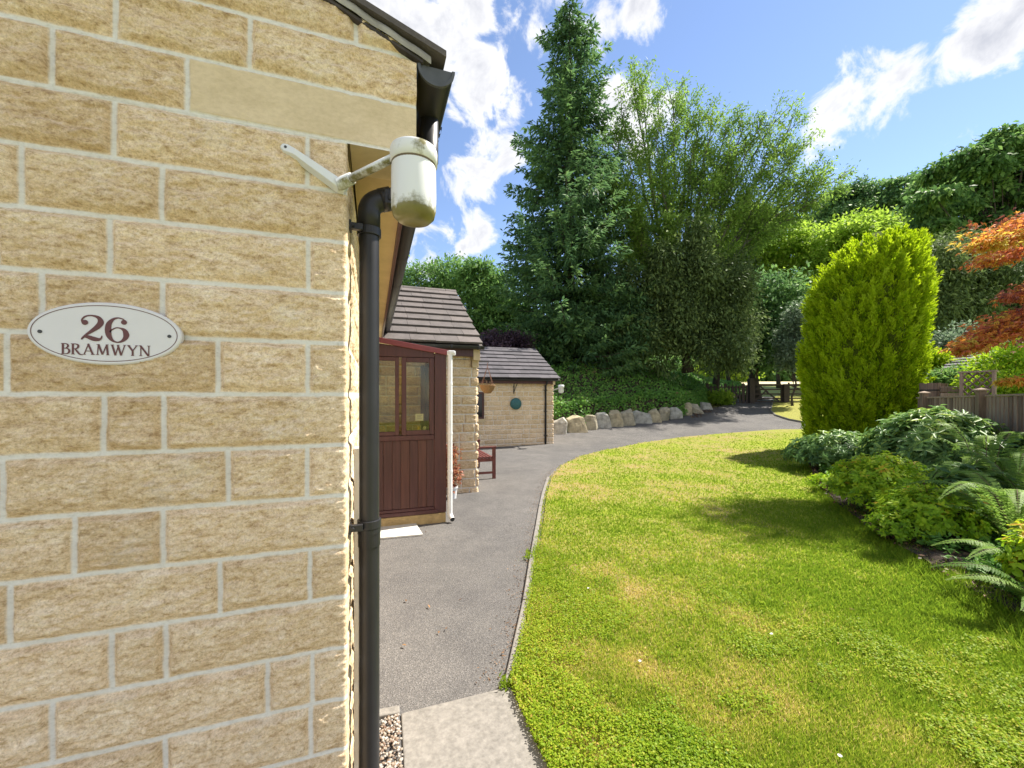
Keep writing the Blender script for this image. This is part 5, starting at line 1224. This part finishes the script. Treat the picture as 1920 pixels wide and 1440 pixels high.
m = MB(); q0, q1 = pa, pb; m.hexa([(*(q0+fn_*.04), ftop(0)-.028), (*(q1+fn_*.04), ftop(fl_)-.028), (*(q1-fn_*.03), ftop(fl_)-.028), (*(q0-fn_*.03), ftop(0)-.028)], [(*(q0+fn_*.04), ftop(0)), (*(q1+fn_*.04), ftop(fl_)), (*(q1-fn_*.03), ftop(fl_)), (*(q0-fn_*.03), ftop(0))]); m.build('capping_rail', M['woodp'], fence)
for z in (.4, 1.2):
    m = MB(); m.bar((*(pa-fn_*.03), z), (*(pb-fn_*.03), z), .04, .07); m.build('rail', M['wood'], fence)
def post(sv, top=.12):
    c = pa+fu*sv+fn_*.06; z = ftop(sv); m = MB(); h_ = .05
    m.hexa([(*(c-fu*h_-fn_*h_), 0), (*(c+fu*h_-fn_*h_), 0), (*(c+fu*h_+fn_*h_), 0), (*(c-fu*h_+fn_*h_), 0)], [(*(c-fu*h_-fn_*h_), z+top-.05), (*(c+fu*h_-fn_*h_), z+top-.05), (*(c+fu*h_+fn_*h_), z+top-.05), (*(c-fu*h_+fn_*h_), z+top-.05)])
    o = m.build('post', M['wood'], fence, bevel=.006)
    m = MB(); h_ = .072; m.hexa([(*(c-fu*h_-fn_*h_), z+top-.049), (*(c+fu*h_-fn_*h_), z+top-.049), (*(c+fu*h_+fn_*h_), z+top-.049), (*(c-fu*h_+fn_*h_), z+top-.049)], [(*(c-fu*h_-fn_*h_), z+top-.03), (*(c+fu*h_-fn_*h_), z+top-.03), (*(c+fu*h_+fn_*h_), z+top-.03), (*(c-fu*h_+fn_*h_), z+top-.03)])
    m.add([(*(c-fu*h_-fn_*h_), z+top-.03), (*(c+fu*h_-fn_*h_), z+top-.03), (*(c+fu*h_+fn_*h_), z+top-.03), (*(c-fu*h_+fn_*h_), z+top-.03), (*c, z+top)], [(0, 1, 4), (1, 2, 4), (2, 3, 4), (3, 0, 4)]); m.build('post_cap', M['woodp'], o)
# where along the fence does pixel column 1850 fall
sv = min(np.linspace(0, fl_, 400), key=lambda s_: abs(960+FPX*latZ(pa+fu*s_)[0]/latZ(pa+fu*s_)[1]-1849)); post(sv)
post(min(sv+1.83, fl_-.1)); post(max(.06, sv-1.83))
# timber tub, raised bed, trellis, shed
tb_ = P(1750, 733, 9.6); t = thing('timber_tub', 'old vertical-staved timber tub behind the fence beside the golden conifer', 'planter', (tb_[0], tb_[1], 0))
m = MB(); nst = 18
for k in range(nst):
    a0 = 2*math.pi*k/nst; a1 = 2*math.pi*(k+.93)/nst; r0, r1 = .2, .24; zt_ = P(1750, 719, 9.6)[2]+random.uniform(-.015, .015)
    m.hexa([(tb_[0]+r0*math.cos(a), tb_[1]+r0*math.sin(a), .4) for a in (a0, a1)]+[(tb_[0]+(r0-.03)*math.cos(a), tb_[1]+(r0-.03)*math.sin(a), .4) for a in (a1, a0)], [(tb_[0]+r1*math.cos(a), tb_[1]+r1*math.sin(a), zt_) for a in (a0, a1)]+[(tb_[0]+(r1-.03)*math.cos(a), tb_[1]+(r1-.03)*math.sin(a), zt_) for a in (a1, a0)])
m.build('staves', M['wood'], t)
for z in (.6, zt_-.15):
    m = MB(); m.lathe((tb_[0], tb_[1], z), [(.228, -.015), (.24, -.015), (.24, .015), (.228, .015)], 24); m.build('hoop', M['iron'], t)
a, b = P(1763, 727, 9.3), P(1803, 742, 9.2); t = thing('raised_bed', 'timber sleeper bed behind the fence between tub and trellis', 'raised bed', (a[0], a[1], .5))
for i, z in enumerate((1.72, 1.58, 1.44)):
    m = MB(); c0 = P(1763, 740, 9.3); c1 = P(1806, 740, 9.1); m.bar((c0[0], c0[1], z-.05*0), (c1[0], c1[1], z), .09, .115); m.build('sleeper', M['wood' if i != 1 else 'woodp'], t, bevel=.006)
tr0, tr1 = P(1803, 700, 8.4), P(1864, 695, 7.9); trel = thing('trellis_panel', 'square-topped diamond lattice trellis behind the fence post', 'trellis', (tr0[0], tr0[1], 1.2))
zt0, zb0 = tr0[2], 1.5; u2 = np.array([tr1[0]-tr0[0], tr1[1]-tr0[1]]); wl2 = np.hypot(*u2); u2 = u2/wl2
def tp(sx, z): return (tr0[0]+u2[0]*sx, tr0[1]+u2[1]*sx, z)
m = MB(); m.bar(tp(0, .3), tp(0, zt0), .05, .05, (1, 0, 0)); m.bar(tp(wl2, .3), tp(wl2, zt0), .05, .05, (1, 0, 0)); m.bar(tp(-.04, zt0+.02), tp(wl2+.04, zt0+.02), .07, .035); m.bar(tp(0, zb0-.3), tp(wl2, zb0-.3), .04, .04); m.build('trellis_frame', M['woodp'], trel, bevel=.003)
m = MB(); hh_ = zt0-zb0+.3; g = .145
for k in range(-6, 9):
    for sg in (1, -1):
        pts = []
        x0 = k*g if sg == 1 else wl2-k*g
        for z in np.linspace(zb0-.3, zt0, 40):
            xx = x0+sg*(z-zb0+.3)
            if 0 <= xx <= wl2: pts.append(tp(xx, z))
        if len(pts) > 1: 
            off = np.array([*fn_, 0])*(.008*sg); m.bar(np.array(pts[0])+off, np.array(pts[-1])+off, .03, .012, (*fn_, 0))
m.build('lattice', M['wood'], trel)
sh = P(1830, 690, 11.5); shed = thing('garden_shed', 'low shed with dark blue-grey boarded roof behind the trellis', 'shed', (sh[0], sh[1], 0))
e0, e1, r0_, r1_ = P(1766, 694, 11.2), P(1905, 686, 10.4), P(1790, 664, 12.9), P(1915, 655, 12.2)
V = []; F = []; tn = []
for c in range(6):
    f0, f1 = c/6, (c+1.12)/6
    pts = [e0+(r0_-e0)*f0, e1+(r1_-e1)*f0, e1+(r1_-e1)*min(f1, 1), e0+(r0_-e0)*min(f1, 1)]; q = len(V)
    V += [(p[0], p[1], p[2]+(.03 if i < 2 else .0)) for i, p in enumerate(pts)]+[(p[0], p[1], p[2]+(.055 if i < 2 else .02)) for i, p in enumerate(pts)]
    F += [tuple(q+i for i in f) for f in [(0, 3, 2, 1), (4, 5, 6, 7), (0, 1, 5, 4), (1, 2, 6, 5), (2, 3, 7, 6), (3, 0, 4, 7)]]; tn += [random.random()]*8
mesh('roof', V, F, M['tile_blue'], shed, attrs={'tone': tn})
m = MB(); bk = np.array([*FW*2.2, 0]); zf = lambda p, z: (p[0], p[1], z)
m.hexa([zf(e0+(e1-e0)*.03+bk*.05, -.05), zf(e1+bk*.05, -.05), zf(r1_, -.05), zf(r0_+(r1_-r0_)*.03, -.05)], [zf(e0+(e1-e0)*.03+bk*.05, e0[2]-.03), zf(e1+bk*.05, e1[2]-.03), zf(r1_, r1_[2]-.03), zf(r0_+(r1_-r0_)*.03, r0_[2]-.03)]); m.build('wall', M['wood'], shed)
# shrubs behind the fence
for px, Z, lbs, mat, L_, lab in ((1770, 13.6, [(1765, 655, 13.6, 30, 28, 60), (1805, 640, 13.8, 22, 26, 40), (1850, 650, 13.8, 40, 20, 60), (1750, 690, 13.4, 25, 20, 40)], 'grey', .13, 'grey-green shrub between the golden conifer and the shed roof'),
                        (1880, 9.2, [(1895, 690, 9.0, 40, 40, 90), (1870, 720, 8.8, 35, 25, 60), (1925, 660, 9.2, 30, 35, 60), (1900, 730, 8.4, 40, 20, 60)], 'hyper', .09, 'yellow-green shrub growing over the trellis at the right edge'),
                        (1775, 10.4, [(1765, 715, 10.4, 22, 14, 40), (1790, 712, 10.4, 18, 14, 40)], 'mid', .09, 'small green plant behind the timber tub and raised bed')):
    blob_tree('garden_shrub', lab, px, Z, lbs, L_, .5, mat, per=45, cr=.14, r0=.04, cat='shrub', parts=('stems', 'foliage'), droop=.1)
blob_tree('garden_shrub', 'golden-leaved acer shrub at the right flank of the golden conifer', 1748, 12.0, [(1748, 678, 12.2, 18, 18, 40), (1755, 700, 12.1, 12, 14, 24)], .1, .5, 'gold', per=45, cr=.12, r0=.03, cat='shrub', parts=('stems', 'foliage'))
blob_tree('rhododendron_bush', 'grey-green bush with orange tips beside the small gate', 1486, 21.6, [(1484, 630, 21.6, 20, 32, 60), (1494, 590, 21.6, 12, 20, 34), (1480, 668, 21.4, 18, 24, 50), (1500, 650, 21.6, 18, 34, 50)], .16, .42, 'grey', per=48, cr=.2, r0=.06, cat='bush', parts=('stems', 'foliage'))
blob_tree('low_conifer', 'low yellow-green bush at the foot of the picket fence', 1350, 22.6, [(1345, 745, 22.6, 20, 9, 40), (1362, 748, 22.6, 10, 7, 20)], .16, .4, 'lime', per=45, cr=.14, r0=.03, cat='bush', parts=('stems', 'foliage'))
# red maple: trunk beyond the right edge, layered branches reaching into view
mb = gpt(2080, 6.2); maple = thing('red_maple', 'red-orange Japanese maple branches reaching in from the right edge', 'tree', tuple(mb))
m = MB(); lv = Leaves(); fork = mb+[0, 0, 1.5]; m.tube([mb, mb+[.03, .02, .8], fork], [.11, .09, .08], 10)
def spray(path, n, w0, w1, red=.5):
    pts = np.array([P(*p) for p in path]); seg = np.concatenate([[0], np.cumsum(np.linalg.norm(np.diff(pts, axis=0), axis=1))]); seg /= seg[-1]
    m.tube([fork]+list(pts), [.05]+[.03*(1-f)+.004 for f in seg], 6, False)
    f = rng.random(n)**.8; q = np.stack([np.interp(f, seg, pts[:, j]) for j in range(3)], 1)
    w_ = w0+(w1-w0)*f; cl = rng.integers(0, 60, n); rs_ = np.random.default_rng(len(path)*7+n); co = rs_.normal(size=(60, 3)); ctn = rs_.normal(size=60)
    q = q+(co[cl]*.8+rng.normal(size=(n, 3))*.35)*w_[:, None]*np.array([1, 1, .38])
    d = unit(np.array([*(-RT*.7), -.5]))+rng.normal(size=(n, 3))*.55
    tone = .4+.42*f*red*1.6+ctn[cl]*.1+rng.normal(size=n)*.13
    for k in (-.55, 0, .55):   # palmate: three narrow lobes from one point
        a = np.cos(k); b = np.sin(k); s1 = unit(np.cross(d, UP)); dd = unit(d)*a+s1*b
        lv.add(leaf_geo(q, dd, UP+rng.normal(size=(n, 3))*.35, rng.uniform(.05, .085, n)*(1 if k == 0 else .8), rng.uniform(.014, .022, n), .1, .2), tone)
spray([(1990, 400, 5.6), (1950, 420, 5.3), (1895, 440, 5.1), (1848, 462, 5.0)], 2600, .3, .1, .75)
spray([(1990, 440, 6.2), (1940, 450, 6), (1890, 480, 5.8), (1850, 490, 5.7)], 1400, .26, .1, .5)
spray([(2000, 520, 5.4), (1955, 535, 5.2), (1905, 552, 5.1), (1888, 560, 5.0)], 700, .2, .06, .2)
spray([(2010, 580, 5.4), (1940, 590, 5.2), (1890, 612, 5.0), (1842, 640, 4.9), (1805, 657, 4.8)], 3400, .22, .07, .6)
spray([(2010, 640, 5.5), (1950, 620, 5.3), (1900, 610, 5.1), (1860, 625, 5.0)], 1600, .22, .12, .15)
spray([(2010, 700, 5.0), (1950, 708, 4.9), (1900, 712, 4.8), (1878, 716, 4.8)], 500, .1, .04, .8)
spray([(2250, 300, 6.4), (2330, 180, 6.3), (2380, 120, 6.2)], 2600, .5, .4, .4); spray([(2350, 250, 6.4), (2400, 150, 6.0), (2480, 130, 5.8)], 2600, .5, .5, .4); spray([(2300, 380, 5.4), (2400, 330, 5.0), (2500, 330, 4.8)], 2600, .5, .4, .4)
m.build('trunk', M['bark'], maple, smooth=True); lv.build('crown', GREEN['maple'], maple)
# pot plant
lv, tips = crown([(pp+[0, 0, .42], (.1, .1, .26), 30), (pp+[-.02, 0, .66], (.07, .07, .16), 14)], .06, .5, 18, .04, .1); limbs(pp+[0, 0, .16], pp+[0, 0, .7], tips, .012, .6, mat='stem', parent=pot, name='stems')
lv.build('foliage', leafmat('orange_leaves', [(0, (.12, .05, .03)), (.4, (.3, .1, .05)), (.8, (.42, .17, .09)), (1, (.25, .24, .08))], .3), pot)

# ------------------------------------------------------------------ gates and picket fence at the end of the drive
GZ_ = 23.2
def gp(px, z): q = P(px, 740, GZ_); return np.array([q[0], q[1], z])
gl0 = float(gzZ(GZ_)); zy = lambda py: CAMZ+(740-py)/FPX*GZ_
def post3(px, wpx, ytop, label, dz=0):
    q = gp(px, gl0); h_ = wpx/FPX*GZ_/2; t = MB()
    u = RT*h_; v = FW*h_; zt_ = zy(ytop)
    r4 = [q[:2]-u-v, q[:2]+u-v, q[:2]+u+v, q[:2]-u+v]; c = q[:2]
    t.hexa([(*p, gl0-.2) for p in r4], [(*p, zt_-.06) for p in r4]); t.hexa([(*p, zt_-.06) for p in r4], [(*(c+(p-c)*.6), zt_) for p in r4])
    o = t.build('gate_post', M['dark_wood'], None, loc=q, bevel=.01); props(o, label, 'gate post')
post3(1408, 9, 709, 'thick dark gate post with rounded top beside the picket fence'); post3(1472, 10, 720, 'thick dark gate post between the two field gates')
def field_gate(x0, x1, label, brace):
    a, b = gp(x0, gl0), gp(x1, gl0); t = thing('field_gate', label, 'gate', tuple(a)); zb_ = gl0+.08; zt_ = zy(721); n = 5
    for k in range(n):
        z = zb_+(zt_-zb_)*(k/(n-1))**1.15; m = MB(); m.bar((a[0], a[1], z), (b[0], b[1], z), .03, .075); m.build('rail', M['dark_wood'], t)
    for q, zz in ((a, zt_+.12), (b, zt_)):
        m = MB(); m.bar((q[0], q[1], zb_-.04), (q[0], q[1], zz), .07, .06, (1, 0, 0)); m.build('stile', M['dark_wood'], t)
    for f0, f1, z0, z1 in brace:
        p, q = a+(b-a)*f0, a+(b-a)*f1; m = MB(); m.bar((p[0]-FW[0]*.03, p[1]-FW[1]*.03, zb_+(zt_-zb_)*z0), (q[0]-FW[0]*.03, q[1]-FW[1]*.03, zb_+(zt_-zb_)*z1), .03, .08); m.build('brace', M['dark_wood'], t)
field_gate(1414, 1465, 'wide dark five-barred field gate with crossed braces across the drive', [(.0, .5, 1.15, .55), (.02, .4, .02, .6), (.42, .9, .6, .05), (.3, .3, 0, .35)])
field_gate(1479, 1514, 'narrow dark barred gate beside the golden conifer', [(.0, 1, 1.0, .5), (.55, .55, 0, .6)])
pk = thing('picket_fence', 'dark picket fence running from the gate post to the ivy bank', 'fence', tuple(gp(1400, gl0)))
for z in (zy(726), zy(742)):
    a, b = gp(1324, z), gp(1401, z); m = MB(); m.bar(a, b, .04, .08); m.build('rail', M['dark_wood'], pk)
for k, px in enumerate(np.arange(1326, 1401, 6.7)):
    q = gp(px, gl0); u = RT*(.05 if k % 5 else .09); v = FW*.012; c = q[:2]-FW*.035; m = MB(); r4 = [c-u-v, c+u-v, c+u+v, c-u+v]; z1 = zy(724)+random.uniform(-.02, .02)+(0 if k % 5 else .1)
    m.hexa([(*p, gl0-.05) for p in r4], [(*p, z1) for p in r4]); m.hexa([(*p, z1) for p in r4], [(*(c+(p-c)*.25), z1+.06) for p in r4]); m.build('picket', M['dark_wood'], pk)


# tall tree standing outside the frame: its high limbs drop soft shade on the lawn
tl = LZ(19, 10.5); sl, sz = .9/math.tan(SUN_EL), .435/math.tan(SUN_EL)
def over(px, py, h, r, n):
    g_ = latZ(G(px, py)); q = LZ(g_[0]+sl*h, g_[1]+sz*h); return (np.array([*q, h]), (r, r*.7, .5), n)
blob_tree('broadleaf_tree', 'tall tree outside the right of the photo, its limbs shading the lawn', 2200, 9.2, [over(1410, 975, 14.2, .7, 14), over(1500, 968, 14.4, .7, 18), over(1550, 985, 14.3, .6, 10), (np.array([*LZ(19.5, 11), 14]), (2.2, 2.2, 2), 60)], .2, .5, 'mid', per=45, cr=.25, r0=.2, base=(*tl, 0), frac=.08)
# ------------------------------------------------------------------ grass, clover, small things on the lawn
n = 430000; Zs = 1/(1/1.25-rng.random(n)*(1/1.25-1/15.5)); la_ = Lf(Zs)+(Rf(Zs)+.25-Lf(Zs))*rng.random(n)
keep = (rng.random(n) < np.clip((Rf(Zs)-Lf(Zs))/np.maximum(Zs*1.3, .1), .05, 1)) & (np.abs(la_/Zs) < 1.42); Zs, la_ = Zs[keep], la_[keep]; n = len(Zs)
xy = np.outer(la_, RT)+np.outer(Zs, FW); dry = dryf(xy[:, 0], xy[:, 1])
pos = np.column_stack([xy, gz(xy[:, 0], xy[:, 1])+.02])
hgt = rng.uniform(.018, .042, n)*(1.25-.7*dry)*np.where(la_ > Rf(Zs)-.12, 1.9, 1); wdt = .0022*np.maximum(1, Zs/1.6)*rng.uniform(.7, 1.4, n)
d = np.column_stack([rng.normal(size=(n, 2))*.55, np.full(n, 1)])
s1 = unit(np.cross(d, rdir(n)))*wdt[:, None]; tipv = pos+unit(d)*hgt[:, None]
V = np.stack([pos-s1, pos+s1, tipv], 1).reshape(-1, 3)
tone = np.clip(.1+.72*sstep(.25, .95, dry+rng.normal(size=n)*.16)+rng.normal(size=n)*.07, 0, 1)
o = mesh('grass', V, np.arange(3*n).reshape(n, 3), GREEN['grass'], attrs={'tone': np.repeat(tone, 3)}); o['kind'] = 'stuff'; props(o, 'short mown grass of the lawn, dry in patches')
n = 520000; Zs = 1/(1/1.2-rng.random(n)*(1/1.2-1/6.0)); la_ = Lf(Zs)-.02+4.2*rng.random(n)
xy = np.outer(la_, RT)+np.outer(Zs, FW); f = fbm(p3(xy[:, 0]*1.5, xy[:, 1]*1.5, 20), 3)+.45*fbm(p3(xy[:, 0]*7, xy[:, 1]*7, 3), 3)
bias = .42-.27*(la_-Lf(Zs))-.3*np.maximum(Zs-2.6, 0)
k = (f+bias > .12+.12*rng.normal(size=n)) & (la_/Zs < 1.4) & (la_ < Rf(Zs)); xy, Zs, la_, f = xy[k], Zs[k], la_[k], f[k]; n = len(xy)
pos = np.column_stack([xy, gz(xy[:, 0], xy[:, 1])+.025+rng.random(n)*.035*(1+.6*fbm(p3(xy[:, 0]*9, xy[:, 1]*9, 1), 2))])
lv = Leaves().add(leaf_geo(pos, np.column_stack([rng.normal(size=(n, 2)), rng.normal(size=n)*.25+.1]), UP+rng.normal(size=(n, 3))*.42, rng.uniform(.008, .015, n), rng.uniform(.008, .013, n), .12), .5+rng.normal(size=n)*.2+.22*fbm(p3(xy[:, 0]*3, xy[:, 1]*3, 9), 2))
o = lv.build('clover', GREEN['clover']); o['kind'] = 'stuff'; props(o, 'yellow-green clover and weeds spreading over the near lawn')
# low leafy cover between the shrubs
j = 42000; Z = rng.uniform(2.3, 11, j); l_ = Rf(Z)+.22+np.abs(rng.normal(size=j))*.9; xy = np.outer(l_, RT)+np.outer(Z, FW); f_ = fbm(p3(xy[:, 0]*2.2, xy[:, 1]*2.2, 4), 3)
k_ = (f_ > -.12-.3*(l_-Rf(Z))) & (l_/Z < 1.45); xy, f_, Z = xy[k_], f_[k_], Z[k_]; j = len(xy)
lv = Leaves().add(leaf_geo(np.column_stack([xy, gz(xy[:, 0], xy[:, 1])+.06+rng.random(j)*(.16+.25*np.clip(f_, 0, 1))]), np.column_stack([rng.normal(size=(j, 2)), rng.normal(size=j)*.4+.15]), UP+rng.normal(size=(j, 3))*.5, rng.uniform(.03, .075, j), rng.uniform(.018, .04, j), .12), .4+rng.normal(size=j)*.18+.2*f_)
o = lv.build('ground_cover', GREEN['ivy']); o['kind'] = 'stuff'; props(o, 'low green leafy cover filling the gaps between the bed shrubs')
# tufts along the bed edge and the path edge
lv = Leaves()
for k in range(340):
    Z = rng.uniform(2.0, 4.6) if k < 230 else rng.uniform(4.6, 9); l_ = Rf(Z)+rng.uniform(-.05, .28); b = LZ(l_, Z); j = 34
    bp = np.column_stack([b+rng.normal(size=(j, 2))*.05, np.full(j, gz(*b)+.02)]); dd = np.column_stack([rng.normal(size=(j, 2))*.55, np.ones(j)]); ll = rng.uniform(.05, .14, j)*(1.1 if Z < 3.6 else .7)
    lv.add(leaf_geo(bp, dd, rdir(j), ll, np.full(j, .006), 0, .25), rng.random(j)*.2)
for (px, py, sc) in ((1413, 1135, .5), (1640, 1100, .4), (996, 1048, .4), (1000, 1040, .3), (955, 1287, .25), (960, 1283, .3), (1130, 1100, .4), (1370, 1330, .4), (1450, 1120, .4), (1680, 1130, .4), (1250, 1240, .3)):
    b = G(px, py); j = 60; bp = np.column_stack([b[:2]+rng.normal(size=(j, 2))*.06*sc*2, np.full(j, b[2]+.01)]); dd = np.column_stack([rng.normal(size=(j, 2))*.8, np.ones(j)])
    lv.add(leaf_geo(bp, dd, rdir(j), rng.uniform(.05, .13, j)*sc*1.6, np.full(j, .011), 0, .3), .05+rng.random(j)*.2)
o = lv.build('long_grass', GREEN['grass']); o['kind'] = 'stuff'; props(o, 'long grass tufts along the edges of bed and path')
# litter: dead leaves on the path, the lawn and the bed edge
lv = Leaves(); pts = [(761, 1131), (837, 1180), (806, 1143), (822, 1191), (753, 1213), (1020, 975), (1075, 1008), (800, 1010), (797, 1000), (978, 1112), (985, 1090), (1655, 1168), (1590, 1152), (1525, 1295), (1199, 1253), (860, 1130)]
pos = np.array([G(*p)+[0, 0, .012+(.03 if p[0] > 990 else 0)] for p in pts]); j = len(pts)
lv.add(leaf_geo(pos, np.column_stack([rng.normal(size=(j, 2)), np.full(j, .25)]), UP+rng.normal(size=(j, 3))*.4, rng.uniform(.02, .045, j), rng.uniform(.012, .022, j), .3), rng.random(j))
j = 700; zq_ = rng.uniform(2.2, 9, j); b = np.array([LZ(Lf(z)-.06-abs(rng.normal())*.07, z) for z in zq_]); lv.add(leaf_geo(np.column_stack([b, gz(b[:, 0], b[:, 1])+.006+.01*rng.random(j)]), np.column_stack([rng.normal(size=(j, 2)), rng.normal(size=j)*.2]), UP+rng.normal(size=(j, 3))*.4, rng.uniform(.008, .022, j), rng.uniform(.005, .012, j), .2), rng.random(j)*.8)
j = 900; Z = rng.uniform(3, 10, j); b = np.array([LZ(Rf(z)+rng.uniform(.0, .5), z) for z in Z]); lv.add(leaf_geo(np.column_stack([b, gz(b[:, 0], b[:, 1])+.09+rng.random(j)*.02]), np.column_stack([rng.normal(size=(j, 2)), rng.normal(size=j)*.2]), UP+rng.normal(size=(j, 3))*.4, rng.uniform(.02, .06, j), rng.uniform(.012, .03, j), .2), rng.random(j)*.7)
j = 2600; tq = rng.random(j); c0, c1 = np.array(latZ(G(1290, 783))), np.array(latZ(G(1392, 758))); lz = c0+np.outer(tq, c1-c0); b = np.outer(lz[:, 0]+.1+np.abs(rng.normal(size=j))*.35, RT)+np.outer(lz[:, 1], FW)
lv.add(leaf_geo(np.column_stack([b, gz(b[:, 0], b[:, 1])+.012]), np.column_stack([rng.normal(size=(j, 2)), rng.normal(size=j)*.2]), UP+rng.normal(size=(j, 3))*.3, rng.uniform(.04, .09, j), rng.uniform(.03, .06, j), .2), .35+rng.random(j)*.65)
o = lv.build('leaf_litter', leafmat('dead_leaves', [(0, (.06, .035, .02)), (.5, (.16, .09, .045)), (1, (.3, .17, .08))], .1)); o['kind'] = 'stuff'; props(o, 'brown dead leaves scattered on path, lawn and bed')
lv = Leaves(); wpts = [(1103, 1115), (1446, 1204), (1447, 1203), (1200, 1256), (1575, 1440)]
for p in wpts:
    b = G(*p)+[0, 0, .05]; j = 12; a = np.linspace(0, 6.28, j); lv.add(leaf_geo(np.tile(b, (j, 1)), np.column_stack([np.cos(a), np.sin(a), np.full(j, .5)]), np.tile(UP, (j, 1)), np.full(j, .011), np.full(j, .006), 0), np.ones(j))
o = lv.build('clover_flowers', simple('white_petals', (.75, .74, .7), .7, .05, 50)); o['kind'] = 'stuff'; props(o, 'tiny white clover flowers dotted on the lawn')
